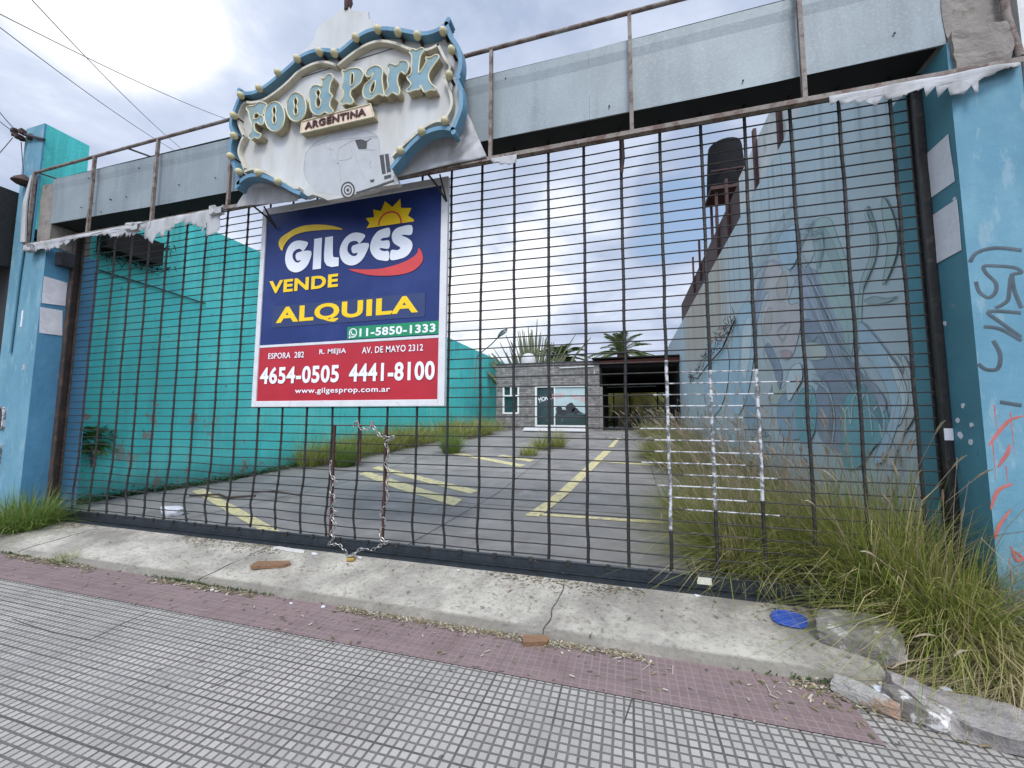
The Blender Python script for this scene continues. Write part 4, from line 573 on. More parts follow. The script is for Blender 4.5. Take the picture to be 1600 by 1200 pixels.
def quad_on(pts, fn, th, name, material, label=None, cat=None, group=None, parent=None, bend=.0):
    m = MB(); a, b, c, d = [Vector((p[0], p[1], 0)) for p in pts]; n = 6; vs = []; fs = []
    for i in range(n + 1):
        for j in range(n + 1):
            p = a.lerp(b, i / n).lerp(d.lerp(c, i / n), j / n); vs.append(fn(p.x, p.y, th + bend * mnoise.noise((p.x * 5, p.y * 5, 1)) + bend * .5))
    for i in range(n):
        for j in range(n): q = i * (n + 1) + j; fs.append((q, q + 1, q + n + 2, q + n + 1))
    m.add(vs, fs)
    e = [vs[i * (n + 1)] for i in range(n + 1)]
    o = m.build(name, material, parent, loc=None if parent else fn(a.x, a.y, 0)); s = o.modifiers.new('thickness', 'SOLIDIFY'); s.thickness = .002; s.offset = 0
    return tag(o, label, cat, group)
fR = lambda y, z, d: (2.38 - d, y, z); fL = lambda y, z, d: (-8.25 + d, y, z)
quad_on(D_papR[0], fR, .004, 'paper_notice', 'paper', 'blank white notice pasted highest on the inner face of the right pillar', 'notice', 'paper notices on the pillars', bend=.004)
quad_on(D_papR[1], fR, .004, 'paper_notice', 'paper', 'larger white notice just below another on the right pillar', 'notice', 'paper notices on the pillars', bend=.004)
quad_on(D_papL[0], fL, .004, 'paper_notice', 'paper', 'upper of two yellowed notices on the left pillar below the dark box', 'notice', 'paper notices on the pillars', bend=.004)
quad_on(D_papL[1], fL, .004, 'paper_notice', 'paper', 'lower of two notices on the inner face of the left pillar', 'notice', 'paper notices on the pillars', bend=.004)
m = MB(); m.box(-8.66, -8.63, -.326, -.3205, 2.78, 3.03); tag(m.build('sticker', 'paper', loc=(-8.64, -.32, 2.9)), 'narrow upright white sticker on the front of the left pillar', 'sticker')
t = thing('junction_box', 'small dark box fixed high on the left pillar beside the gate', 'junction box', (-8.25, -.14, 3.8))
m = MB(); m.box(-8.25, -8.10, -.22, -.06, 3.72, 3.93); m.build('case', 'black_paint', t, bevel=.008)
m = MB(); m.box(-8.225, -8.125, -.226, -.22, 3.75, 3.90); m.build('cover', 'slate_dark', t)
for (z0, z1, arch, lab) in ((1.27, 1.60, True, 'upper utility meter box with arched white frame on the left pillar'), (.62, 1.05, False, 'lower square utility meter box above the weeds on the left pillar')):
    t = thing('meter_box', lab, 'meter box', (-8.85, -.32, z0), 'meter boxes on the left pillar')
    x0, x1 = -8.98, -8.77
    ol = [(x0, z0), (x1, z0), (x1, z1 - .1)] + ([((x0 + x1) / 2 + .105 * math.cos(a), z1 - .1 + .1 * math.sin(a)) for a in (.5, 1.0, 1.57, 2.1, 2.6)] if arch else [(x1, z1), (x0, z1)]) + [(x0, z1 - .1)]
    cx, cz = (x0 + x1) / 2, (z0 + z1) / 2; il = [(cx + (p[0] - cx) * .78, cz + (p[1] - cz) * .86) for p in ol]
    m = MB(); m.fill([ol, il], .03, XZ(-.32)); m.build('frame', 'white_paint', t)
    m = MB(); m.fill([il], .012, XZ(-.32)); m.build('door', 'black_paint', t)
# ------------------------------------------------------------------ neighbours at either edge
t = thing('black_building', 'black painted building at the far left edge beside the blue pillar', 'building', (-10, 0, 0))
m = MB(); m.box(-14, -9.10, -.30, 6, -.3, 4.5); m.build('wall', 'black_building', t)
m = MB(); m.box(-14, -9.12, -.95, -.302, 3.75, 4.95); m.build('awning', 'black_building', t)
t = thing('white_building', 'strip of white neighbouring wall at the far right edge', 'building', (4, 0, 0))
m = MB(); m.box(2.80, 9, -.33, 6, -.3, 6.5); m.build('wall', 'white_wall', t)
# ------------------------------------------------------------------ steel fascia over the opening
t = thing('steel_fascia', 'long dented grey sheet metal fascia box over the gate opening', 'fascia', (-3, -.29, 4.3))
XF = [-8.29, -6.4, -4.55, -2.4, -.29, 1.25, 2.40]; ZB = [4.345, 4.30, 4.275, 4.28, 4.285, 4.285, 4.32]; ZTOP = [5.04, 5.01, 4.985, 4.985, 4.985, 4.995, 5.02]
def lerp_tab(X, Y, x):
    for i in range(len(X) - 1):
        if x <= X[i + 1] + 1e-6: return Y[i] + (Y[i + 1] - Y[i]) * (x - X[i]) / (X[i + 1] - X[i])
    return Y[-1]
xs = [-8.29, -.29, 2.40]
for i in range(2):
    m = MB(); n = 40; vs = []; fs = []; k = 8; g = .0008
    for a in range(n + 1):
        u = a / n; x = xs[i] + g + (xs[i + 1] - xs[i] - 2 * g) * u; b = lerp_tab(XF, ZB, x); c = lerp_tab(XF, ZTOP, x)
        for j in range(k + 1):
            v = j / k; vs.append((x, -.29 - .006 * mnoise.noise((x * 1.1, v * 2, 4)) - (.012 if .78 < v else 0), b + (c - b) * v))
    for a in range(n):
        for j in range(k): q = a * (k + 1) + j; fs.append((q, q + k + 1, q + k + 2, q + 1))
    o0 = len(vs)
    vs += [(xs[i] + g, -.272, lerp_tab(XF, ZB, xs[i])), (xs[i + 1] - g, -.272, lerp_tab(XF, ZB, xs[i + 1])), (xs[i] + g, -.10, lerp_tab(XF, ZTOP, xs[i])), (xs[i + 1] - g, -.10, lerp_tab(XF, ZTOP, xs[i + 1]))]
    fs += [(k, n * (k + 1) + k, o0 + 3, o0 + 2), (0, o0, o0 + 1, n * (k + 1))]
    m.add(vs, fs); m.build('panel', 'fascia_grey', t)
for i in range(18):
    x = random.uniform(-8, 2.2); z = random.choice((4.36, 4.5, 4.9)) + random.uniform(-.02, .02); m = MB(); m.ball((x, -.302, z), .009, 6); m.build('rivet', 'black_paint', t)
m = MB(); m.box(-8.29, 2.378, -.27, .14, 4.345, 4.38); m.box(-8.29, 2.378, .14, .17, 4.345, 4.9); m.build('soffit', 'black_soffit', t)
# ------------------------------------------------------------------ rusty frame of the old banner
t = thing('handrail', 'rusty steel banner frame with handrail running above the whole gate', 'frame', (-3, -.36, 4.0))
m = MB(); m.box(-8.66, 2.76, -.385, -.335, 3.995, 4.035); m.build('lower_rail', 'rusty_paint', t)
m = MB(); m.tube([(-8.65, -.36, 5.165), (-4.7, -.36, 5.195), (-1.5, -.36, 5.205), (3.0, -.36, 5.20)], .021, 8); m.build('top_rail', 'rusty_paint', t, smooth=True)
for x in (-8.64, -7.27, -6.0, -4.68, -1.26, .09, 1.43):
    m = MB(); m.box(x - .017, x + .017, -.377, -.343, 4.035, 5.185); m.build('post', 'rusty_paint', t)
for x in (-8.6, -6.6): m = MB(); m.tube([(x, -.36, 5.17), (x + .5, .1, 5.05)], .012, 6); m.build('brace', 'cable', t)
# ------------------------------------------------------------------ roller grille gate
t = thing('security_gate', 'wide black roller grille closing the empty lot, a patch of it painted white', 'gate', (-3, 0, 0))
BX = [.355 + .3665 * k for k in range(-22, 6)]; RZ = [.135 + .1025 * k for k in range(40)]
def wob(x, z):
    low = max(0, 1 - z / .9); left = max(0, min(1, (.2 - x) / 5))
    return -.045 * left * max(0, 1 - abs(z - .38) / .42) * (1 + .3 * mnoise.noise((x * 2, 0, 0))) + .006 * mnoise.noise((x * 3.1, z * 2.7, 0)) + .055 * low * left * mnoise.noise((x * 1.9, z * 4.5, 5)) + .012 * low * mnoise.noise((x * 2.2, z * 5, 8))
def wobz(x, z):
    low = max(0, 1 - z / 1.5); left = max(0, min(1, (-.5 - x) / 4))
    return .008 * mnoise.noise((x * .8, z * 1.3, 20)) + .045 * low * left * mnoise.noise((x * 1.3, z * .9, 11))
def whitebar(x, z): return (abs(x - .355) < .1 and .45 < z + .1 * mnoise.noise((z * 9, 1, 0)) < 1.92) or (abs(x - .7215) < .1 and .60 < z < 1.84) or (abs(x - 1.088) < .1 and .70 < z < 1.86)
def whiterod(x, z):
    e = 1.12 + .5 * mnoise.noise((z * 9.3, .3, 2)); s = .30 + .45 * mnoise.noise((z * 7.7, 3.3, 2))
    return s < x < e and .55 < z < 1.92
for x in BX:
    m = MB(); zz = [.10] + RZ + [4.235, 4.34]
    for a, b in zip(zz[:-1], zz[1:]):
        q = lambda z: (x + wob(x, z), .004 * mnoise.noise((x, z * 3, 2)), z + wobz(x, z))
        mi = 1 if whitebar(x, (a + b) / 2) else 0
        mid = (a + b) / 2; e = .012
        m.tube([q(a + e), q(a + .03), q(mid), q(b - .03), q(b - e)], [.0128, .0155, .0135, .0155, .0128], 6, mi, flat=.75)
        m.tube([q(b - e), q(b + e)], .0165, 6, mi)
    o = m.build('vertical_bar', ['iron', 'white_paint'], t, smooth=True)
for z in RZ:
    m = MB(); xx = [-8.12] + [v for x in BX for v in (x - .12, x, x + .12)] + [2.30]; pts = [(x + 0, .001 * k % .003, z + wobz(x, z)) for k, x in enumerate(xx)]
    i = 0
    while i < len(pts) - 1:
        j = i; wh = whiterod((xx[i] + xx[i + 1]) / 2, z)
        while j < len(pts) - 1 and whiterod((xx[j] + xx[j + 1]) / 2, z) == wh: j += 1
        m.tube(pts[i:j + 1], .0064, 6, 1 if wh else 0); i = j
    m.build('horizontal_rod', ['iron', 'white_paint'], t, smooth=True)
m = MB(); m.box(-8.15, 2.32, -.022, .022, .012, .088); m.tube([(-8.15, -.012, .098), (2.3, -.012, .098)], .013, 8); m.box(-8.15, 2.3, -.055, -.022, .008, .022)
m.build('bottom_rail', 'iron_blue', t)
for x in BX: 
    m = MB(); m.box(x + .16, x + .20, -.034, -.004, .074, .114); m.build('clamp', 'iron', t)
m = MB(); m.box(-8.2, 2.36, -.115, -.035, -.03, .0); m.box(-8.2, 2.36, .035, .09, -.03, .004); m.build('floor_guide', 'iron_blue', t)
m = MB(); m.box(-8.245, -8.165, -.05, -.028, .0, 4.3); m.box(-8.245, -8.215, -.028, .05, .0, 4.3); m.box(-8.245, -8.17, .05, .07, .0, 4.3); m.build('guide_post', 'brown_post', t, bevel=.004)
m = MB(); m.box(2.318, 2.375, -.05, -.028, .0, 4.3); m.box(2.345, 2.375, -.028, .05, .0, 4.3); m.box(2.33, 2.375, .05, .07, .0, 4.3); m.build('guide_post', 'iron', t, bevel=.004)
m = MB()
for x in (-3.255, -2.575): m.tube([(x, -.024, .11), (x + .008, -.026, .5), (x, -.024, 1.0), (x + .004, -.024, 1.36)], .0165, 4)
m.tube([(-2.9, -.024, .95), (-2.9, -.024, 1.36)], .012, 4); m.tube([(-3.255, -.024, 1.365), (-2.575, -.024, 1.365)], .007, 6)
m.build('wicket_frame', 'rusty_iron', t)
m = MB(); m.box(.55, .665, -.0265, -.0235, .035, .095); m.build('sticker', 'sticker', t)
m = MB(); m.box(2.32, 2.375, -.054, -.0505, 1.30, 1.39); m.build('sticker', 'paper', t)
m = MB(); m.tube([(.0, -.09, 4.27), (.01, -.06, 4.0), (-.01, -.03, 3.86)], .017, 6); m.build('hook', 'brown_post', t)
# ------------------------------------------------------------------ chains and padlock
def chain(name, path, label):
    P = [Vector(p) for p in path]; acc = [0]
    for a, b in zip(P[:-1], P[1:]): acc.append(acc[-1] + (b - a).length)
    m = MB(); s = 0; k = 0; pitch = .046
    def at(d):
        d = max(0, min(acc[-1], d))
        for i in range(len(P) - 1):
            if d <= acc[i + 1]: return P[i].lerp(P[i + 1], (d - acc[i]) / max(1e-6, acc[i + 1] - acc[i]))
        return P[-1]
    while s < acc[-1]:
        a, b = at(s), at(s + pitch); tdir = (b - a); tdir = tdir.normalized() if tdir.length > 1e-5 else Vector((0, 0, -1)); c = (a + b) / 2 + Vector((0, random.uniform(-.01, .004), 0))
        side = Vector((0, 1, 0)) if k % 2 else tdir.cross(Vector((0, 1, 0))).normalized()
        side = (side + Vector((random.uniform(-.3, .3), random.uniform(-.5, .2), random.uniform(-.3, .3)))).normalized(); side = (side - tdir * side.dot(tdir)).normalized()
        ring = []
        for q in range(12):
            an = 2 * math.pi * q / 12; ring.append(c + tdir * math.cos(an) * .031 + side * math.sin(an) * .0155)
        m.tube(ring + [ring[0]],   .005, 5, cap=False); s += pitch; k += 1
    return tag(m.build(name, 'steel', loc=tuple(P[-1]), smooth=True), label, 'chain')
chain('chain', D_chainL, 'steel chain wound down the left post of the wicket in the gate')
chain('chain', D_chainR, 'longer steel chain looped over the wicket top and down its right post')
t = thing('padlock', 'brass padlock joining the chain ends at the bottom of the gate', 'padlock', D_lock)
lx, ly, lz = D_lock
m = MB(); m.box(lx - .04, lx + .04, ly - .03, ly + .03, lz - .004, lz + .024, rot=Matrix.Rotation(.3, 3, 'Z')); m.build('body', 'brass', t, bevel=.005)
m = MB(); m.tube([(lx - .028, ly + .025, lz + .012), (lx - .03, ly + .055, lz + .02), (lx, ly + .07, lz + .03), (lx + .02, ly + .055, lz + .02), (lx + .018, ly + .025, lz + .012)], .006, 6); m.build('shackle', 'steel', t, smooth=True)
# ------------------------------------------------------------------ estate agent's board
t = thing('letting_board', 'large navy and red sale and letting board wired to the gate', 'sign', (-3.15, -.06, 2.8))
BX0, BX1, BZ0, BZ1 = -4.437, -1.845, 1.578, 4.115
IX0, IX1 = -4.372, -1.926
m = MB(); m.box(BX0 + .03, BX1 - .03, -.066, -.04, BZ0 + .02, BZ1 - .02); m.build('backing', 'board_white', t)
m = MB()
m.box(BX0, IX0, -.088, -.035, BZ0, BZ1); m.box(IX1, BX1, -.088, -.035, BZ0, BZ1); m.box(IX0, IX1, -.088, -.035, BZ0, 1.650); m.box(IX0, IX1, -.088, -.035, 4.03, BZ1); m.build('frame', 'board_white', t, bevel=.006)
def panel(name, x0, x1, z0, z1, y, material, amp=.004):
    m = MB(); n = 24; vs = []; fs = []
    for i in range(n + 1):
        for j in range(n + 1):
            u, v = i / n, j / n; e = min(u, 1 - u, v, 1 - v) * 6; e = min(1, e)
            x = x0 + (x1 - x0) * u; z = z0 + (z1 - z0) * v; vs.append((x, y + .0 - e * amp * (mnoise.noise((x * 1.6, z * 1.6, 7)) * .5 + .5), z))
    for i in range(n):
        for j in range(n): q = i * (n + 1) + j; fs.append((q, q + n + 1, q + n + 2, q + 1))
    m.add(vs, fs); return m.build(name, material, t, smooth=True)
panel('blue_panel', IX0, IX1, 2.342, 4.03, -.070, 'board_blue'); panel('red_panel', IX0, IX1, 1.650, 2.312, -.070, 'board_red')
m = MB(); m.box(IX0, IX1, -.075, -.066, 2.312, 2.342); m.build('divider', 'board_white', t)
m = MB(); m.box(-4.195, -2.10, -.0765, -.066, 2.553, 2.824); m.build('overlay', 'board_patch', t)
m = MB(); m.box(-3.092, IX1, -.077, -.066, 2.354, 2.498); m.build('phone_strip', 'board_green', t)
F = XZ(-.078)
def lettering(words, material, bold):
    for wd in words:
        m = MB(); m.text(wd, D_text[wd], F, .002, 0, bold, spacing=1.08); m.build('lettering', material, t)
lettering(['VENDE', 'ALQUILA'], 'ink_yellow', .035)
lettering(['11-5850-1333'], 'ink_white', .03); lettering(['4654-0505', '4441-8100'], 'ink_white', .03)
lettering(['ESPORA  282', 'R. MEJIA', 'AV. DE MAYO 2312', 'www.gilgesprop.com.ar'], 'ink_white', .012)
m = MB()
for g in D_gil: m.fill([g if len(g) < 5 else cr(g, 3, True) if len(g) > 14 else g], .002, F)
m.build('logo_lettering', 'ink_white', t)
m = MB(); m.fill([cr(D_yel, 3, True)], .0015, F); m.build('swoosh', 'swoosh_yellow', t)
m = MB(); m.fill([cr(D_redsw, 3, True)], .0015, F); m.build('swoosh', 'swoosh_red', t)
m = MB(); m.fill([D_sun], .0015, F); m.build('sun_emblem', 'ink_yellow', t)
m = MB(); m.tube([(x, -.0795, z) for x, z in cr(D_arc, 5)], .014, 4, flat=.15, up=(0, 1, 0)); m.build('sun_arc', 'swoosh_red', t)
lx, lz = D_logo
m = MB(); cc = lambda r, a0=0, a1=6.2832, n=28: [(lx + r * math.cos(a0 + (a1 - a0) * i / n), lz + r * math.sin(a0 + (a1 - a0) * i / n)) for i in range(n + (0 if abs(a1 - a0) > 6.2 else 1))]
m.fill([cc(.055), cc(.042)], .002, F); m.fill([[(lx - .055, lz - .062), (lx - .018, lz - .05), (lx - .045, lz - .02)]], .002, F)
m.tube([(lx - .020, -.0795, lz + .022), (lx - .022, -.0795, lz - .002), (lx - .004, -.0795, lz - .020), (lx + .022, -.0795, lz - .022)], [.011, .007, .007, .011], 5, flat=.2, up=(0, 1, 0))
m.build('phone_emblem', 'ink_white', t)
for x in (-4.30, -1.96): m = MB(); m.tube([(x, -.34, 4.0), (x + .05, -.2, 3.93), (x + .1, -.085, 3.82)], .012, 5); m.tube([(x + .12, -.30, 4.0), (x + .1, -.085, 3.82)], .010, 5); m.build('bracket', 'iron', t)
# ------------------------------------------------------------------ carnival sign
t = thing('carnival_sign', 'faded white fairground style sign with bulb border and blue raised letters', 'sign', (-3, -.5, 4.7))
edge = []
for seg in D_edge:
    q = seg if len(seg) > 12 and seg is D_edge[5] else cr(seg, 3); edge += q[:-1]
m = MB(); m.fill([edge], .06, XZ(-.44), 0); m.build('panel', 'sign_face', t)
m = MB(); m.fill([cr(D_tent, 2, True)], .025, XZ(-.445)); m.build('tent_top', 'sign_face', t)
m = MB(); fx, fzz = D_tent[7]; m.tube([(fx - .02, -.46, fzz - .05), (fx, -.46, fzz + .06), (fx - .06, -.46, fzz + .3)], [.03, .05, .02], 6); m.build('finial', 'maroon', t, smooth=True)
def fin(name, segs, w, y0, y1, material):
    for sgm in segs:
        q = cr(sgm, 4); m = MB(); vs = []; fs = []
        for i, p in enumerate(q):
            a = Vector(q[max(0, i - 1)]); b = Vector(q[min(len(q) - 1, i + 1)]); d = (b - a).normalized(); nrm = Vector((d.y, -d.x)) * w
            for (px, pz, py) in ((p[0], p[1], y0), (p[0], p[1], y1), (p[0] + nrm.x, p[1] + nrm.y, y1), (p[0] + nrm.x, p[1] + nrm.y, y0)): vs.append((px, py, pz))
        for i in range(len(q) - 1):
            for k in range(4): fs.append((4 * i + k, 4 * i + (k + 1) % 4, 4 * i + 4 + (k + 1) % 4, 4 * i + 4 + k))
        fs.append((0, 1, 2, 3)); fs.append(tuple(4 * (len(q) - 1) + k for k in range(4))); m.add(vs, fs); m.build(name, material, t)
fin('border', D_fin, .042, -.49, -.60, 'sign_blue')
for sgm in D_fin[:6] + D_fin[6:]:
    x, z = sgm[0]; m = MB(); m.tube([(x, -.485, z), (x, -.6015, z)], .026, 10)
    if sgm is not D_fin[5]: m.build('border', 'sign_blue', t)
fin('inner_moulding', D_inner, .028, -.498, -.565, 'sign_cream')
for (x, z) in D_bulbs:
    m = MB(); m.ball((x, -.615, z), .040, 12, 0, (1, 1.15, 1)); m.tube([(x, -.50, z - .0), (x, -.58, z)], .016, 8, 1); m.build('bulb', ['bulb_cream', 'rust_brown'], t, smooth=True)
for lp in D_letters:
    loops = [cr(l, 3, True) for l in lp]
    m = MB(); m.fill(loops, .09, XZ(-.501), 0, side=1)
    for l in loops: m.tube([(x, -.592, z) for x, z in l] + [(l[0][0], -.592, l[0][1])], .0085, 5, 2, cap=False)
    m.build('raised_letter', ['letter_blue', 'letter_side', 'rim_cream'], t)
m = MB(); a, b, c, d = D_plate; m.fill([[a, b, c, d]], .075, XZ(-.501), 0, side=1)
for p, q in ((a, b), (b, c), (c, d), (d, a)): m.tube([(p[0], -.578, p[1]), (q[0], -.578, q[1])], .008, 5, 2)
pl = m.build('name_plate', ['plate_pink', 'letter_side', 'rim_cream'], t)
m = MB(); gx0, gx1 = a[0] + .05, b[0] - .05; gz0 = (c[1] + d[1]) / 2 + .035; gz1 = (a[1] + b[1]) / 2 - .03
m.text('ARGENTINA', (gx0, gx1, gz0, gz1), XZ(-.5765), .012, 0, .03, spacing=1.1); lt = m.build('lettering', 'brown_letter', t)
m = MB(); m.tube([(x, -.5005, z) for x, z in D_seam], .005, 4); m.build('seam', 'print_dark', t)
m = MB(); m.fill([D_vanbody], .0008, XZ(-.5003), 3)
for l in D_van: m.tube([(x, -.5018, z) for x, z in cr(l, 4)], .0055, 4, 0, flat=.3, up=(0, 1, 0))
for l in D_vandark: m.fill([l], .0015, XZ(-.5015), 1)
for i, l in enumerate(D_wheel): m.fill([l], .0015 + .0012 * i, XZ(-.5015), (1, 2, 1, 0, 1)[i])
m.build('van_picture', ['print_grey', 'print_dark', 'sign_face', 'print_pale'], t)
m = MB()
for sgm in D_inner[4:5] + D_inner[7:8]: m.tube([(x + .004, -.5015, z - .045) for x, z in cr(sgm, 3)], .022, 4, flat=.05, up=(0, 1, 0))
m.build('pink_band', 'pink_stain', t)
# loose cloth under and beside the sign
def cloth(name, outline, y, label, folds=.03, freq=9, sub=14, cat='tarpaulin', seed=0, pivot=None):
    xs_ = [p[0] for p in outline]; zs_ = [p[1] for p in outline]
    bm = bmesh.new(); m = MB(); m.fill([outline], 0, lambda x, z, d: (x, y, z))
    me = bpy.data.meshes.new('tmp'); me.from_pydata(m.v, [], m.f); bm.from_mesh(me); bpy.data.meshes.remove(me)
    for _ in range(3):
        le = [e for e in bm.edges if e.calc_length() > .06]
        if not le: break
        bmesh.ops.subdivide_edges(bm, edges=le, cuts=1); bmesh.ops.triangulate(bm, faces=bm.faces)
    mm_ = MB(); vs = []
    for v in bm.verts:
        if pivot: ang = math.atan2(v.co.z - pivot[1], v.co.x - pivot[0]); r = math.hypot(v.co.z - pivot[1], v.co.x - pivot[0]); k = folds * math.sin(ang * freq * 2) * min(1, r / .25) * max(0, 1.1 - r)
        else: k = folds * (math.sin(v.co.x * freq + 2 * mnoise.noise((v.co.x * 3, v.co.z * 2, seed))) * .5 + mnoise.noise((v.co.x * 6, v.co.z * 5, seed)))
        vs.append((v.co.x, v.co.y - k, v.co.z))
    mm_.add(vs, [tuple(v.index for v in f.verts) for f in bm.faces]); bm.free()
    o = mm_.build(name, 'tarp', loc=(outline[0][0], y, outline[0][1]), smooth=True); s_ = o.modifiers.new('thickness', 'SOLIDIFY'); s_.thickness = .0015
    return tag(o, label, cat)
cloth('tarpaulin', D_tarpR, -.40, 'white tarpaulin triangle pulled tight at the right below the fairground sign', .018, 9, pivot=(-1.28, 4.06))
cloth('tarpaulin', D_tarpL, -.40, 'small grey tarpaulin triangle hanging under the left end of the fairground sign', .02, 7)
def ragged(x0, x1, ztop, depth, step, seed, zslope=0):
    rnd = random.Random(seed); top_ = [(x0, ztop), (x1, ztop + zslope)]; bot = []; x = x1
    while x > x0 + step * .5:
        u = (x - x0) / (x1 - x0); d = depth(u) * rnd.uniform(.55, 1.15); bot.append((x, ztop - d)); x -= step * rnd.uniform(.5, 1.4); 
        d2 = depth(u) * rnd.uniform(.75, 1.25); bot.append((x + step * .2, ztop - d2))
    return top_ + bot + [(x0, ztop - depth(0) * .8)]
cloth('torn_banner', ragged(-8.5, -5.95, 4.01, lambda u: .10 + .05 * math.sin(u * 9), .06, 3), -.395, 'ragged white banner remnant fringing the rail above the left pillar and gate', .010, 22, cat='banner', seed=2)
cloth('torn_banner', ragged(-6.05, -4.75, 4.01, lambda u: .21 + .08 * math.sin(u * 7 + 1), .085, 5), -.40, 'jagged banner scrap hanging deepest on the rail left of the fairground sign', .012, 16, cat='banner', seed=4)
cloth('torn_banner', ragged(-1.24, -.98, 4.0, lambda u: .03 + .09 * u, .07, 8), -.395, 'tiny banner scrap on the rail just right of the fairground sign', .012, 20, cat='banner', seed=6)
cloth('torn_banner', ragged(1.58, 2.74, 3.995, lambda u: .07 + .05 * math.sin(u * 4) + .13 * math.exp(-((u - .72) / .10) ** 2), .055, 12), -.395, 'torn white banner strip curling over the top of the right pillar', .014, 13, cat='banner', seed=8)
for (cx, cz, sz, sd, lab) in ((-6.25, 3.97, .15, 3, 'crumpled grey banner knot on the rail above the soot mark'), (-4.78, 3.98, .13, 4, 'crumpled banner knot on the rail beside the small tarpaulin triangle'), (-8.45, 3.93, .11, 7, 'crumpled banner end drooping at the left end of the rail')):
    m = MB(); rock(m, (cx, -.40, cz), (sz, .05, sz * .55), sd, 0, 4, 1.5); tag(m.build('banner_knot', 'tarp', loc=(cx, -.4, cz), smooth=True), lab, 'banner')
m = MB(); m.tube([(-8.67, -.38, 5.12), (-8.72, -.39, 4.7), (-8.68, -.40, 4.4), (-8.66, -.39, 4.05)], [.02, .05, .055, .06], 8, flat=.4); tag(m.build('torn_banner', 'tarp', loc=(-8.67, -.38, 4.6), smooth=True), 'long white cloth strip hanging down the left end of the handrail', 'banner')
# ------------------------------------------------------------------ soot-blackened hole, cable, wall plant
t = thing('blackened_recess', 'soot blackened vent box high on the turquoise wall beside the gate', 'vent', (-9.0, 1.1, 4.5))
m = MB(); m.box(-9.0, -8.72, .62, 1.5, 4.42, 4.86); m.build('box', 'soot_and_shade_black', t)
m = MB()
for i in range(160):
    y = random.uniform(.55, 1.75); z = random.choice((4.40, 4.42, 4.86)) + random.gauss(0, .05); l = random.uniform(.05, .25)
    m.tube([(-8.98 + random.random() * .25, y, z), (-8.98 + random.random() * .25, y + random.uniform(-.1, .12), z - l * random.uniform(.1, 1))], [.012, .004], 3)
tag(m.build('charred_netting', 'soot_and_shade_black', t), kind='stuff')
m = MB(); m.tube([(-8.97, .62, 4.05), (-8.96, 1.5, 4.02), (-8.97, 2.55, 3.97)], .014, 6); tag(m.build('cable', 'cable', loc=(-8.97, .6, 4.0)), 'dark cable running along the turquoise wall below the blackened box', 'cable')
t = thing('wall_plant', 'leafy weed growing out of a pipe hole in the turquoise wall', 'plant', (-9.0, .80, 1.0))
m = MB(); rnd = random.Random(4)
for i in range(170):
    a = rnd.uniform(0, 6.28); el = rnd.uniform(-.5, 1.2); r = rnd.uniform(.05, .26); d = Vector((abs(math.cos(a)) * math.cos(el) * .8, math.sin(a) * math.cos(el), math.sin(el))); p = Vector((-8.97, .82, 1.0)) + d * r
    q = p + (d + Vector((0, 0, -.35))) * rnd.uniform(.10, .19); s_ = d.cross(Vector((0, 0, 1))); s_ = s_.normalized() * .038 if s_.length > .01 else Vector((0, .028, 0)); mid = (p + q) / 2 + Vector((0, 0, .012))
    m.add([p, mid - s_, q, mid + s_], [(0, 1, 2, 3)])
m.build('foliage', 'leaf', t)
m = MB(); m.tube([(-8.97, .80, .98), (-8.93, .82, .7), (-8.92, .82, .58)], .035, 8); m.build('pipe', 'concrete', t, smooth=True)
m = MB(); m.box(-9.0, -8.985, .56, .68, .88, 1.08); m.build('hole_cover', 'soot_and_shade_black', t)
# ------------------------------------------------------------------ overhead cables
labs = ['steepest of three overhead cables crossing the sky at top left', 'flattest of three overhead cables, ending behind the fairground sign', 'lowest of three overhead cables crossing the sky at top left', 'upper cable reaching the insulator bracket on the left pillar', 'lower cable reaching the insulator bracket on the left pillar', 'cable dropping from the insulator bracket down the left pillar', 'short slack cable beside the insulator bracket']
for (a, b), lab in zip(D_wires, labs):
    A, B = Vector(a), Vector(b); sag = .012 * (B - A).length
    pts = [A.lerp(B, i / 12) - Vector((0, 0, sag * 4 * (i / 12) * (1 - i / 12))) for i in range(13)]
    m = MB(); m.tube(pts, .0055, 5); tag(m.build('overhead_cable', 'cable', loc=a), lab, 'cable', 'overhead cables at the left')
t = thing('insulator_bracket', 'rusty insulator cluster bracketed to the top of the left pillar', 'insulator', D_ins[0])
x, y, z = D_ins[0]
m = MB(); m.tube([(x + .02, y + .0, z), (x + .45, -.33, z - .14)], .022, 6); m.build('arm', 'cable', t)
for i in range(7):
    m = MB(); rock(m, (x + random.uniform(-.1, .12), y + random.uniform(-.06, .06), z + random.uniform(-.08, .08)), (.055, .05, .05), i, 0, 2, .5); m.build('insulator', 'rust_brown', t)
x, y, z = D_ins[1]; m = MB(); m.lathe([(.02, .12), (.10, .05), (.13, 0), (.09, -.03), (.03, -.05)], (x, y, z), 12); tag(m.build('cable_weatherhead', 'rust_brown', loc=(x, y, z), smooth=True), 'small dark cable entry cap on the left pillar below the insulators', 'cable cap')
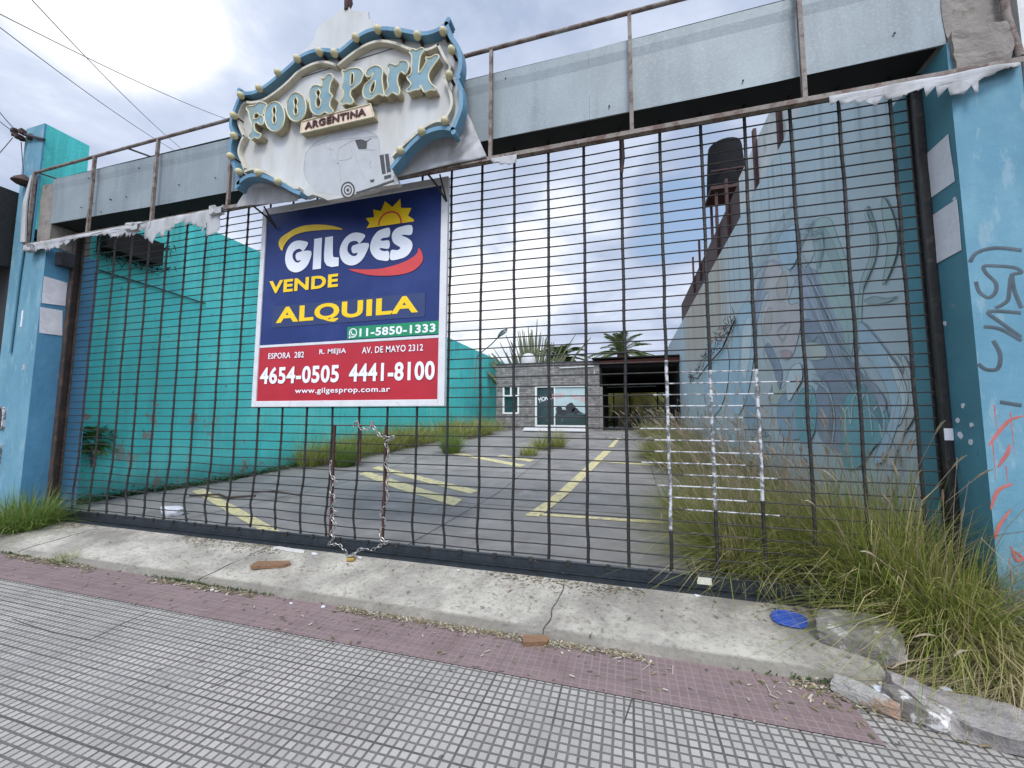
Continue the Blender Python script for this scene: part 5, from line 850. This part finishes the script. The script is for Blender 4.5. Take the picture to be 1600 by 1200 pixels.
# ------------------------------------------------------------------ hut with shop window, carport
HY = 17.0; HZ = fz(HY)
def slate_mat():
    m = bpy.data.materials.new('slate_cladding'); MATS['slate_cladding'] = m; m.use_nodes = True; nt = m.node_tree; N = nt.nodes; L = nt.links; b = N['Principled BSDF']; b.inputs['Roughness'].default_value = .9
    tc = N.new('ShaderNodeTexCoord'); mp = N.new('ShaderNodeMapping'); mp.inputs['Rotation'].default_value = (R(90), 0, 0); L.new(tc.outputs['Object'], mp.inputs[0])
    br = N.new('ShaderNodeTexBrick'); L.new(mp.outputs[0], br.inputs[0]); br.inputs['Scale'].default_value = 1; br.inputs['Brick Width'].default_value = .42; br.inputs['Row Height'].default_value = .11; br.inputs['Mortar Size'].default_value = .006
    br.inputs['Color1'].default_value = (.175, .165, .155, 1); br.inputs['Color2'].default_value = (.265, .25, .235, 1); br.inputs['Mortar'].default_value = (.09, .085, .08, 1)
    n = N.new('ShaderNodeTexNoise'); n.inputs['Scale'].default_value = 4; n.inputs['Detail'].default_value = 8; L.new(tc.outputs['Object'], n.inputs[0])
    mr = N.new('ShaderNodeMapRange'); L.new(n.outputs[0], mr.inputs[0]); mr.inputs[1].default_value = .3; mr.inputs[2].default_value = .7; mr.inputs[3].default_value = .6; mr.inputs[4].default_value = 1.35
    vm = N.new('ShaderNodeVectorMath'); vm.operation = 'SCALE'; L.new(br.outputs[0], vm.inputs[0]); L.new(mr.outputs[0], vm.inputs['Scale']); L.new(vm.outputs[0], b.inputs['Base Color'])
    bp = N.new('ShaderNodeBump'); bp.inputs['Distance'].default_value = .03; L.new(br.outputs['Fac'], bp.inputs['Height']); bp.invert = True; L.new(bp.outputs[0], b.inputs['Normal'])
slate_mat()
t = thing('stone_hut', 'flat roofed grey stone clad building with shop window at the back of the lot', 'building', (-4.1, HY, HZ))
m = MB(); X0, X1, ZT = -6.93, -1.35, 4.40
wx0, wx1, wz0, wz1 = -6.56, -5.63, 1.70, 3.21; sx0, sx1, sz0, sz1 = -4.74, -2.02, 1.02, 3.17
def wallgrid(m, xs_, zs_, holes, y0, y1):
    for i in range(len(xs_) - 1):
        for j in range(len(zs_) - 1):
            if (i, j) in holes: continue
            m.box(xs_[i], xs_[i + 1], y0, y1, zs_[j], zs_[j + 1])
xs_ = [X0, wx0, wx1, sx0, sx1, X1]
m.box(X0, wx0, HY, HY + .2, HZ - .3, ZT); m.box(wx0, wx1, HY, HY + .2, HZ - .3, wz0); m.box(wx0, wx1, HY, HY + .2, wz1, ZT); m.box(wx1, sx0, HY, HY + .2, HZ - .3, ZT); m.box(sx0, sx1, HY, HY + .2, HZ - .3, sz0); m.box(sx0, sx1, HY, HY + .2, sz1, ZT); m.box(sx1, X1, HY, HY + .2, HZ - .3, ZT)
m.box(X0, X0 + .2, HY + .2, HY + 6, HZ - .3, ZT); m.box(X1 - .2, X1, HY + .2, HY + 6, HZ - .3, ZT); m.box(X0 + .2, X1 - .2, HY + 5.8, HY + 6, HZ - .3, ZT)
m.build('wall', 'slate_cladding', t)
m = MB(); m.box(X0 + .003, X1 - .003, HY + .21, HY + 5.99, ZT - .2, ZT - .1); m.box(X0 - .02, X1 + .02, HY - .025, HY + .22, ZT, ZT + .07); m.build('roof', 'slate_dark', t)
wf = MB(); fw = .09
wf.box(wx0, wx0 + fw, HY - .03, HY + .08, wz0, wz1); wf.box(wx1 - fw, wx1, HY - .03, HY + .08, wz0, wz1); wf.box(wx0 + fw, wx1 - fw, HY - .03, HY + .08, wz0, wz0 + fw); wf.box(wx0 + fw, wx1 - fw, HY - .03, HY + .08, wz1 - .06, wz1); wf.box(wx0 + fw, wx1 - fw, HY - .032, HY + .08, wz1 - .58, wz1 - .48); wf.box((wx0 + wx1) / 2 - .04, (wx0 + wx1) / 2 + .04, HY - .028, HY + .08, wz1 - .48, wz1 - .06)
wo = wf.build('window', 'window_frame', t); pn = MB(); pn.box(wx0, wx1, HY + .09, HY + .10, wz0, wz1); pn.build('pane', 'dark_glass', wo)
BASE[wo.name] = BASE[t.name]
sf = MB(); sf.box(sx0, sx0 + .1, HY - .04, HY + .1, sz0, sz1); sf.box(sx1 - .06, sx1, HY - .04, HY + .1, sz0, sz1); sf.box(sx0 + .1, sx1 - .06, HY - .04, HY + .1, sz0, sz0 + .1); sf.box(sx0 + .1, sx1 - .06, HY - .04, HY + .1, sz1 - .05, sz1); sf.box(-3.72, -3.66, HY - .03, HY + .1, sz0 + .1, sz1 - .05)
so_ = sf.build('shop_window', 'window_frame', t)
m = MB(); m.box(sx0 + .1, -3.72, HY + .04, HY + .06, sz0 + .1, sz1 - .05); m.build('door_pane', 'dark_glass', so_)
m = MB(); m.box(-3.66, sx1 - .06, HY + .04, HY + .06, 1.70, sz1 - .05); m.build('pane', 'pale_glass', so_)
m = MB(); m.box(-3.66, sx1 - .06, HY + .04, HY + .06, sz0 + .1, 1.70); m.build('lower_pane', 'dark_glass', so_)
m = MB()
rnd = random.Random(3)
for (cx, cz, r) in ((-3.45, 1.95, .17), (-3.2, 1.8, .15), (-2.85, 2.02, .25), (-2.6, 1.85, .17)):
    m.fill([[(cx + r * math.cos(a) * rnd.uniform(.85, 1.15), cz + r * math.sin(a) * rnd.uniform(.85, 1.15)) for a in [k * .42 for k in range(15)]]], .006, XZ(HY + .04))
m.fill([[(-3.62, 1.70), (-3.6, 1.85), (-3.3, 1.92), (-2.95, 1.85), (-2.5, 1.95), (-2.3, 1.78), (-2.1, 1.72)]], .005, XZ(HY + .04))
m.build('window_decal', 'black_paint', so_)
m = MB(); word = 'MORRISON  HOTEL'; arc_c = (-3.28, -.75); rad = 3.42
for i, ch in enumerate(word):
    if ch == ' ': continue
    a = R(90) + (6.9 - i) * .0515; cx, cz = arc_c[0] + rad * math.cos(a), arc_c[1] + rad * math.sin(a)
    ca, sa = math.cos(a - R(90)), math.sin(a - R(90))
    hw = .030 if ch == 'I' else .08
    m.text(ch, (-hw, hw, -.13, .13), (lambda cx, cz, ca, sa: lambda x, z, d: (cx + x * ca - z * sa, HY + .035 - d, cz + x * sa + z * ca))(cx, cz, ca, sa), .004, 0 if i < 4 else 1, .02)
m.build('lettering', ['ink_white', 'pink_letter'], so_)
m = MB(); m.tube([(-3.4, HY - .05, 4.13), (-1.62, HY - .05, 4.16), (-1.60, HY - .05, 3.75)], .022, 6); m.build('conduit', 'window_frame', t)
m = MB(); m.box(-1.35, -1.2, HY - .02, HY + .1, HZ, 3.1); m.build('corner_post', 'concrete', t)
m = MB(); m.lathe([(0, 0), (.42, 0), (.43, .5), (.38, .78), (.25, .92), (0, .98)], (-5.5, HY + 1.6, ZT - .1), 18); tag(m.build('water_tank', 'tank_white', loc=(-5.5, HY + 1.6, ZT), smooth=True), 'small white domed water tank on the hut roof', 'water tank')
t = thing('carport', 'dark carport with shade coloured black inside and a red fascia beam between hut and mural wall', 'carport', (.6, HY, HZ))
m = MB(); m.add([(-1.35, HY - .1, 4.27), (2.5, HY - .1, 4.24), (2.5, HY - .1, 4.50), (-1.35, HY - .1, 4.42), (-1.35, HY + .1, 4.27), (2.5, HY + .1, 4.24), (2.5, HY + .1, 4.50), (-1.35, HY + .1, 4.42)], [(0, 1, 2, 3), (4, 7, 6, 5), (0, 3, 7, 4), (1, 5, 6, 2), (3, 2, 6, 7), (0, 4, 5, 1)]); m.build('fascia_beam', 'beam_red', t)
m = MB(); m.box(-1.7, 2.48, HY - .3, HY + 8, 4.52, 4.58); m.box(-1.34, 2.48, HY + .12, HY + 8, 4.1, 4.26); m.build('roof', 'soot_and_shade_black', t)
m = MB(); m.box(-1.34, 2.48, HY + 7.6, HY + 7.8, 3.25, 4.1); m.box(-1.33, -1.25, HY + .12, HY + 7.6, HZ, 4.1); m.box(2.42, 2.49, HY + .12, HY + 7.6, HZ, 4.1); m.build('shade_black_wall', 'soot_and_shade_black', t)  # black linings put the carport's inner shade into the wall colour
for yy in (HY + 2.5, HY + 5): m = MB(); m.box(-1.25, 2.42, yy, yy + .12, 3.85, 4.1); m.build('joist', 'soot_and_shade_black', t)
for xx in (-.85, .12, 1.75): m = MB(); m.box(xx, xx + .08, HY + 5.0, HY + 5.08, HZ, 3.86); m.build('post', 'soot_and_shade_black', t)
m = MB(); m.tube([(-1.1, HY + 3, 3.3), (1.6, HY + 3, 3.32)], .03, 6); m.build('rail', 'lamp_grey', t)
t = thing('street_lamp', 'grey swan neck lamp on the turquoise wall beyond the grille', 'lamp', (-8.9, 17.5, 4))
k_ = 1.165   # lamp stands against the wall
def lp(x, z): return (x, 17.2, z)
m = MB(); m.tube(cr([(-8.8, 18.6, 3.2), (-8.79, 18.6, 4.7), (-8.6, 18.5, 5.25), (-7.6, 17.9, 5.75), (-7.0, 17.5, 6.1)], 4), .035, 8); m.build('arm', 'lamp_grey', t, smooth=True)
m = MB(); m.tube([(-7.05, 17.53, 6.07), (-6.85, 17.4, 6.2), (-6.6, 17.2, 6.35), (-6.35, 17.05, 6.42)], [.05, .14, .16, .06], 8, flat=.6); m.build('head', 'lamp_grey', t, smooth=True)
m = MB(); m.tube([(-6.75, 17.33, 6.19), (-6.42, 17.1, 6.32)], [.10, .09], 8, flat=.6); m.build('lens', 'lamp_lens', t, smooth=True)
# ------------------------------------------------------------------ plants behind the hut
t = thing('columnar_cactus', 'tall many armed columnar cactus rising behind the hut roof', 'cactus', (-6.4, 22, .8))
rnd = random.Random(11)
for i in range(98):
    a = max(-1.25, min(1.1, rnd.gauss(-.05, .62))); y = 22 + rnd.gauss(0, .5); x = -6.05 + a * .85
    h = 7.15 - abs(a) * 1.5 + rnd.uniform(-1.2, .5) + (.9 if rnd.random() < .12 else 0); pts = []
    for k in range(6): u = k / 5; pts.append((x + a * 2.6 * u * u + rnd.gauss(0, .03), y, .8 + (h - .8) * u))
    m = MB(); r = rnd.uniform(.065, .10); m.tube(pts, [r, r, r, r * .95, r * .8, r * .25], 6); m.build('arm', 'cactus', t, smooth=True)
def palm(c, n, L, mat_, label, trunk_r=.28, gz=.8, el=(-.2, 1.25), seed=0, wl=.5, drop=1.0):
    t = thing('palm_tree', label, 'palm', (c[0], c[1], gz)); rnd = random.Random(seed)
    m = MB(); m.tube([(c[0], c[1], gz - .3), (c[0] + .05, c[1], (gz + c[2]) / 2), (c[0], c[1], c[2])], [trunk_r * 1.2, trunk_r, trunk_r * 1.1], 12); m.build('trunk', 'trunk', t, smooth=True)
    m = MB()
    for i in range(n):
        az = i * 2.399 + rnd.uniform(-.2, .2); e = rnd.uniform(*el); l = L * rnd.uniform(.8, 1.1); d = Vector((math.cos(az) * math.cos(e), math.sin(az) * math.cos(e), math.sin(e))); P = []
        for k in range(13):
            u = k / 12; P.append(Vector(c) + d * l * u + Vector((d.x * .3, d.y * .3, -1)) * l * .55 * drop * u * u)
        m.tube(P, [.03 * (1 - .8 * k / 12) for k in range(13)], 4)
        for k in range(1, 44):
            u = k / 44; j = min(11, int(u * 12)); p = P[j].lerp(P[j + 1], u * 12 - j); tg = (P[j + 1] - P[j]).normalized(); sd = tg.cross(Vector((0, 0, 1))); sd = sd.normalized() if sd.length > .05 else Vector((1, 0, 0)); up = sd.cross(tg)
            ll = wl * (math.sin(math.pi * min(1, u * .9 + .12)) ** .6) * rnd.uniform(.8, 1.1)
            for s_ in (-1, 1):
                dr = (sd * s_ * .8 + tg * .75 + up * .25 + Vector((0, 0, -.15)) ).normalized(); q = p + dr * ll + Vector((0, 0, -ll * .25)); mid = p + dr * ll * .5; wv = tg * .022
                m.add([p - wv * .6, p + wv * .6, mid + wv, q, mid - wv], [(0, 1, 2, 3, 4)])
    m.build('crown', mat_, t, fix=False)
palm((-.43, 30.0, 6.85), 36, 3.2, 'palm', 'green palm crown rising above the carport roof', seed=3, wl=.6, el=(.0, 1.3), drop=.8)
palm((-4.5, 24.5, 5.75), 32, 2.4, 'palm', 'grey green palm beside the cactus behind the hut', seed=5, wl=.5)
palm((.25, 27.2, 4.0), 64, 2.4, 'palm_yellow', 'yellowing palm drooping into view through the carport', seed=8, gz=.83, el=(-.35, .8), wl=.8, drop=1.6, trunk_r=.14)
m = MB(); rnd = random.Random(2)
for i in range(3500):
    x, y, z = rnd.uniform(-4, 4.5), rnd.uniform(30, 33), .83 + 3.4 * rnd.random() ** 1.2; d = Vector((rnd.gauss(0, 1), rnd.gauss(0, 1), rnd.gauss(0, 1))).normalized(); s_ = d.orthogonal().normalized(); l = rnd.uniform(.1, .25)
    p = Vector((x, y, z)); m.add([p - s_ * l * .4, p + d * l, p + s_ * l * .4, p - d * l], [(0, 1, 2, 3)])
m.box(-5, 5, 33, 33.4, .5, 4.0); tag(m.build('hedge', 'bush', fix=False), 'dark dense hedge closing the back of the lot behind the carport', 'hedge', kind='stuff')
# ------------------------------------------------------------------ things lying in the lot
m = MB(); rt_ = Matrix.Rotation(.38, 3, 'X'); m.box(-5.1, -1.95, 15.7, 16.2, .92, .95, rot=rt_); tag(m.build('metal_sheet', 'tank_white', loc=(-3.5, 15.9, .9)), 'pale metal sheet lying in front of the shop window', 'sheet')
t = thing('rubble_heap', 'flattened heap of grey rubble on the floor before the carport', 'rubble', (1.0, 13.5, fz(13.5))); rnd = random.Random(9)
m = MB()
for i in range(60): x = 1.0 + rnd.gauss(0, .75); y = 13.3 + rnd.gauss(0, 1.0); s_ = rnd.uniform(.04, .14); rock(m, (x, y, fz(y) + s_ * .3), (s_ * 1.4, s_, s_ * .6), i, 0, 1, .5)
m.build('stones', 'stone', t)
m = MB(); m.add([(.5, 12.6, fz(12.6) + .03), (1.5, 12.3, fz(12.3) + .05), (1.8, 13.2, fz(13.2) + .2), (.8, 13.4, fz(13.4) + .12)], [(0, 1, 2, 3)]); o = m.build('plastic_sheet', 'tank_white', t)
m = MB(); m.tube([(-7.7, 1.6, .03), (-7.2, 1.75, .05), (-6.8, 1.6, .04), (-6.5, 1.9, .04)], .02, 5); m.tube([(-6.9, 2.2, .03), (-6.2, 2.0, .12), (-5.8, 2.2, .03)], .015, 5); tag(m.build('cable_scrap', 'rust_brown', loc=(-7, 1.8, 0)), 'dark bent scrap of cable lying near the turquoise wall', 'scrap')
m = MB(); rock(m, (-6.55, .55, .05), (.22, .14, .09), 5, 0, 3, .5); tag(m.build('plastic_bag', 'plaster', loc=(-6.5, .55, 0), smooth=True), 'crumpled translucent white plastic bag just behind the grille', 'bag')
# ------------------------------------------------------------------ grass
def clump(loc, n, L, rad, tilt, droop, w, label, mat_='grass', group='grass clumps in the lot', bias=(0, 0), seed=0, plumes=0, zf=None, seg=4):
    m = MB(); rnd = random.Random(seed); blades(m, loc, n, L, rad, tilt, droop, w, zf, bias, 0, seg, rnd)
    for i in range(plumes):
        a = rnd.uniform(0, 6.28); th = R(rnd.uniform(8, tilt * .8)); d = Vector((math.sin(th) * math.cos(a) + bias[0], math.sin(th) * math.sin(a) + bias[1], math.cos(th))).normalized(); l = L * rnd.uniform(.85, 1.25); P = [Vector(loc) + d * l * u + Vector((d.x * .4, d.y * .4, -1)) * l * .25 * u * u for u in (0, .35, .7, 1)]
        m.tube(P, [.003, .003, .002, .002], 3, 1); e = P[-1]; dd = (P[-1] - P[-2]).normalized(); m.tube([e, e + dd * .05, e + dd * .11 + Vector((0, 0, -.01)), e + dd * .16 + Vector((0, 0, -.03))], [.003, .0065, .006, .002], 5, 1)
    o = m.build('grass_clump', [mat_, 'plume'], loc=loc, fix=False); return tag(o, label, 'grass clump', group)
clump((-7.88, -.40, -.08), 1500, .88, .26, 60, .55, .009, 'round green grass clump at the foot of the left pillar', 'grass_green', 'grass clumps at the gate', seed=1, zf=None)
clump((-5.97, -.90, -.13), 90, .17, .10, 60, .4, .006, 'little yellow green tuft at the street edge of the apron', 'grass', 'grass clumps at the gate', seed=2)
clump((2.0, .28, -.02), 2400, 1.6, .32, 46, .5, .010, 'tall arching grass clump behind the grille beside the right pillar', 'grass', 'grass clumps at the gate', seed=3, plumes=26, bias=(-.05, -.12))
clump((2.16, -.22, -.10), 2600, 1.35, .22, 54, .72, .009, 'huge shaggy grass clump spilling over the pavement at the right pillar', 'grass', 'grass clumps at the gate', seed=4, plumes=26, bias=(.0, -.2))
clump((2.3, -.52, -.12), 1900, .85, .28, 78, .9, .008, 'dry straw coloured grass clump sprawling at the foot of the right pillar', 'grass_dry', 'grass clumps at the gate', seed=5, plumes=10, bias=(.0, -.2))
clump((1.75, -.02, -.05), 160, .45, .2, 70, .7, .008, 'thin grass tuft poking through the grille behind the stone slab', 'grass', 'grass clumps at the gate', seed=15, bias=(-.2, -.2))
for (x, y, n, L, lab) in ((-2.99, 8.3, 160, .42, 'small lone grass clump on the open floor before the hut'), (-2.45, 10.4, 260, .75, 'tallest grass clump in front of the shop window'), (-2.85, 9.7, 220, .6, 'grass clump left of the tallest one before the shop window'), (-6.2, 9.6, 300, .7, 'grass clump merging with the grass band beside the turquoise wall, below the lamp'), (-5.6, 8.3, 320, .8, 'bushy grass clump standing alone on the open floor in front of the hut window'), (-7.5, 5.5, 420, .85, 'dark bushy grass clump at the turquoise wall behind the chains')):
    clump((x, y, fz(y)), n * 2, L * 1.35, .25, 48, .42, .014, lab, 'grass_green' if n > 280 else 'grass', seed=int(n + 7 * abs(x)), plumes=6)
# continuous bands
m = MB(); rnd = random.Random(21)
for i in range(300):
    y = .5 + 15.5 * rnd.random() ** 2.0; edge_ = .95 - .35 * math.sin(y * .9) * (1 if y > 2 else .3); x = 2.4 - (2.4 - edge_) * rnd.random() ** .85
    h = (.80 + .6 * rnd.random()) * (1.0 if y < 9 else .85)
    blades(m, (x, y, fz(y)), 120, h, .20, 62, .55, .009 + .0007 * y, None, (-.3, -.1), 2 if rnd.random() < .15 else 0, 4, rnd)
    for k in range(2):
        a = rnd.uniform(0, 6.28); d = Vector((math.cos(a) * .45 - .25, math.sin(a) * .45, 1)).normalized(); l = h * rnd.uniform(.9, 1.35); p = Vector((x, y, fz(y))); e = p + d * l; m.tube([p, p + d * l * .5, e], [.003, .003, .002], 3, 1); m.tube([e, e + d * .06, e + d * .14 + Vector((-.02, 0, -.02))], [.003, .0075, .002], 5, 1)
tag(m.build('tall_grass', ['grass', 'plume', 'grass_dry'], fix=False), 'deep band of tall seeding grass along the mural wall', 'grass', kind='stuff')
m = MB(); rnd = random.Random(22)
for i in range(150):
    y = 5.2 + 11.3 * rnd.random(); wdt = .6 + .7 * min(1, (y - 5.5) / 4) + (1.2 if y > 12 else 0); x = -8.9 + wdt * rnd.random() ** 1.2
    blades(m, (x, y, fz(y)), 85, rnd.uniform(.9, 1.6), .24, 52, .5, .016, None, (.2, 0), 0, 4, rnd)
tag(m.build('tall_grass', ['grass', 'plume'], fix=False), 'band of tall grass along the far half of the turquoise wall', 'grass', kind='stuff')
m = MB(); rnd = random.Random(23)
for i in range(2600):
    y = .3 + 5.3 * rnd.random(); x = -8.97 + abs(rnd.gauss(0, .12 + .04 * math.sin(y * 3))); z = fz(y) + abs(rnd.gauss(0, .05)); a = rnd.uniform(0, 6.28); d = Vector((math.cos(a), math.sin(a), rnd.uniform(-.2, .8))).normalized(); s_ = d.cross(Vector((0, 0, 1))).normalized() * .018; l = rnd.uniform(.03, .08); p = Vector((x, y, z))
    m.add([p, p + d * l * .5 - s_, p + d * l, p + d * l * .5 + s_], [(0, 1, 2, 3)])
tag(m.build('weeds', 'weed', fix=False), 'low green weeds creeping along the foot of the turquoise wall', 'weeds', kind='stuff')
m = MB(); rnd = random.Random(24)
for i in range(9500):
    q = rnd.random()
    if q < .62: x = rnd.uniform(-9, 1.6); y = -.925 - abs(rnd.gauss(0, .035)) * (1 + .8 * mnoise.noise((x * 1.5, 0, 3))); z = -.143
    elif q < .82: x = rnd.uniform(-7.9, 1.6); y = -.13 - abs(rnd.gauss(0, .10)); z = -.022 + (y + .13) * .11
    elif q < .88: x = rnd.gauss(2.0, .45); y = rnd.uniform(-1.0, -.3); z = -.10
    elif q < .94: x = rnd.gauss(1.35, .22); y = rnd.gauss(-.98, .09); z = -.143
    else: x = rnd.uniform(-8, 2.2); y = rnd.uniform(-1.4, -.2); z = -.14 if y < -.9 else -.10 + (y + .9) * .105 + .006
    if mnoise.noise((x * .9, y * 2, 9)) < -.15 and q < .9: continue
    a = rnd.uniform(0, 6.28); l = rnd.uniform(.006, .022) * (2.6 if rnd.random() < .10 else 1); w_ = rnd.uniform(.003, .010) if l < .03 else .003; d = Vector((math.cos(a), math.sin(a), rnd.uniform(-.1, .3))) ; s_ = Vector((-math.sin(a), math.cos(a), 0)) * w_; p = Vector((x, y, z + .004))
    m.add([p - d * l - s_, p + d * l - s_ * .5, p + d * l + s_, p - d * l + s_ * .6], [(0, 1, 2, 3)])
tag(m.build('litter', 'crumb', fix=False), 'dry leaf crumbs and grit gathered along the apron edges', 'litter', kind='stuff')
m = MB(); rnd = random.Random(25)
for i in range(900):
    x = rnd.choice((-6.9, -6.0, -4.1, -3.85, -3.4, 1.2, -4.3)) + rnd.gauss(0, .22); y = -.935 + abs(rnd.gauss(0, .03)); a = rnd.uniform(0, 6.28); d = Vector((math.cos(a) * .7, math.sin(a) * .7, rnd.uniform(.2, .9))).normalized(); s_ = d.cross(Vector((0, 0, 1))).normalized() * .006; l = rnd.uniform(.015, .05); p = Vector((x, y, -.145)); m.add([p, p + d * l * .5 - s_, p + d * l, p + d * l * .5 + s_], [(0, 1, 2, 3)])
tag(m.build('weeds', 'weed', fix=False), 'thin green weeds sprouting along the street edge of the apron', 'weeds', kind='stuff')
# ------------------------------------------------------------------ debris on the apron and pavement
def board(name, c, L, w_, th, rz, rx, material, label, cat, taper=.6):
    m = MB(); M_ = Matrix.Translation(c) @ Matrix.Rotation(rz, 4, 'Z') @ Matrix.Rotation(rx, 4, 'X'); h = L / 2
    ol = [(-h, -w_ / 2), (h * .75, -w_ / 2), (h, -w_ / 2 + w_ * .35), (h * .86, w_ / 2 * taper), (-h * .9, w_ / 2), (-h * 1.02, w_ * .1)]
    m.fill([ol], th, lambda x, y, d: tuple(M_ @ Vector((x, y, d)))); return tag(m.build(name, material, loc=c, bevel=.003), label, cat)
board('wood_offcut', (-3.52, -.53, -.058), .36, .115, .03, .42, .12, 'wood', 'brown wooden offcut lying on the left part of the apron', 'wood')
board('wood_offcut', (-.66, -.985, -.14), .19, .075, .035, .35, .2, 'wood', 'small splintered brown wood piece on the red paving edge', 'wood')
board('wooden_plank', (-3.66, -.17, -.028), .44, .06, .014, -.07, 0, 'white_wood', 'pale painted slat lying by the gate track left of the padlock', 'plank', .95)
m = MB(); n = 28; c = Vector((1.13, -.34, -.038)); out_ = []
for i in range(n):
    a = 2 * math.pi * i / n; x, y = math.copysign(abs(math.cos(a)) ** .75, math.cos(a)) * .115, math.copysign(abs(math.sin(a)) ** .75, math.sin(a)) * .10; out_.append((x * .94 + y * .30, y * .95 - x * .18))
ML = Matrix.Translation(c) @ Matrix.Rotation(.11, 4, 'X')
m.fill([out_], .008, lambda x, y, d: tuple(ML @ Vector((x, y, d)))); m.tube([ML @ Vector((x, y, .01)) for x, y in out_ + [out_[0]]], .006, 6, cap=False)
tag(m.build('blue_tray', 'plate_blue', loc=tuple(c), smooth=False), 'blue plastic tray lying on the apron near the stone slab', 'tray')
m = MB(); rock(m, (1.475, -.52, -.005), (.29, .19, .11), 3, 0, 4, .22, Matrix.Rotation(-.35, 3, 'Z') @ Matrix.Rotation(.2, 3, 'X')); tag(m.build('stone_slab', 'stone', loc=(1.5, -.42, -.05)), 'big flat grey stone slab with white flecks on the apron beside the grass', 'stone')
m = MB(); rock(m, (1.27, -1.03, -.115), (.19, .075, .05), 6, 0, 4, .28, Matrix.Rotation(-.62, 3, 'Z')); tag(m.build('stone_chunk', 'stone_rust', loc=(1.27, -1.03, -.15)), 'elongated rust stained stone at the end of the red paving', 'stone')
m = MB(); rock(m, (1.475, -1.085, -.10), (.17, .10, .07), 9, 0, 4, .3, Matrix.Rotation(-.75, 3, 'Z')); tag(m.build('stone_chunk', 'stone_pied', loc=(1.47, -1.09, -.15)), 'mottled black and white rubble chunk beside the broken kerb slab', 'stone')
for (x, y, s_, sd, lab) in ((1.375, -.985, .055, 1, 'white plaster lump between the two rubble chunks'), (1.36, -1.06, .05, 2, 'bluish plaster lump touching the rust stained stone'), (1.47, -.93, .05, 5, 'white plaster lump at the top of the mottled rubble chunk'), (1.74, -.86, .035, 7, 'white plaster lump alone in the dry grass')):
    m = MB(); rock(m, (x, y, -.11), (s_, s_ * .8, s_ * .7), sd, 0, 2, .6); tag(m.build('plaster_lump', 'plaster', loc=(x, y, -.13)), lab, 'plaster', 'plaster lumps at the right')
m = MB(); broken(m, 1.50, 2.30, -1.32, -1.02, -.17, -.05, .045, 4, 16)
for i, v in enumerate(m.v):
    x, y, z = v; k = (x - 1.5) * .42; m.v[i] = (x - .04, y - k + .16, z)
tag(m.build('broken_kerb', 'slab', loc=(1.9, -1.2, -.15)), 'broken concrete kerb slab lying at the bottom right corner', 'kerb slab')
rnd = random.Random(31)
for i in range(16):
    x = rnd.uniform(-3.9, 1.4); y = rnd.choice((rnd.uniform(-.22, -.13), rnd.uniform(-1.0, -.94))); z = -.02 if y > -.5 else -.14; s_ = rnd.uniform(.008, .022)
    m = MB(); rock(m, (x, y, z), (s_ * 1.5, s_, s_ * .6), i, 0, 1, .6); tag(m.build('paper_scrap', 'plaster', loc=(x, y, z)), 'tiny white scrap lying along the edge of the concrete apron', 'scrap', 'white scraps along the apron')
S.cycles.use_adaptive_sampling = True
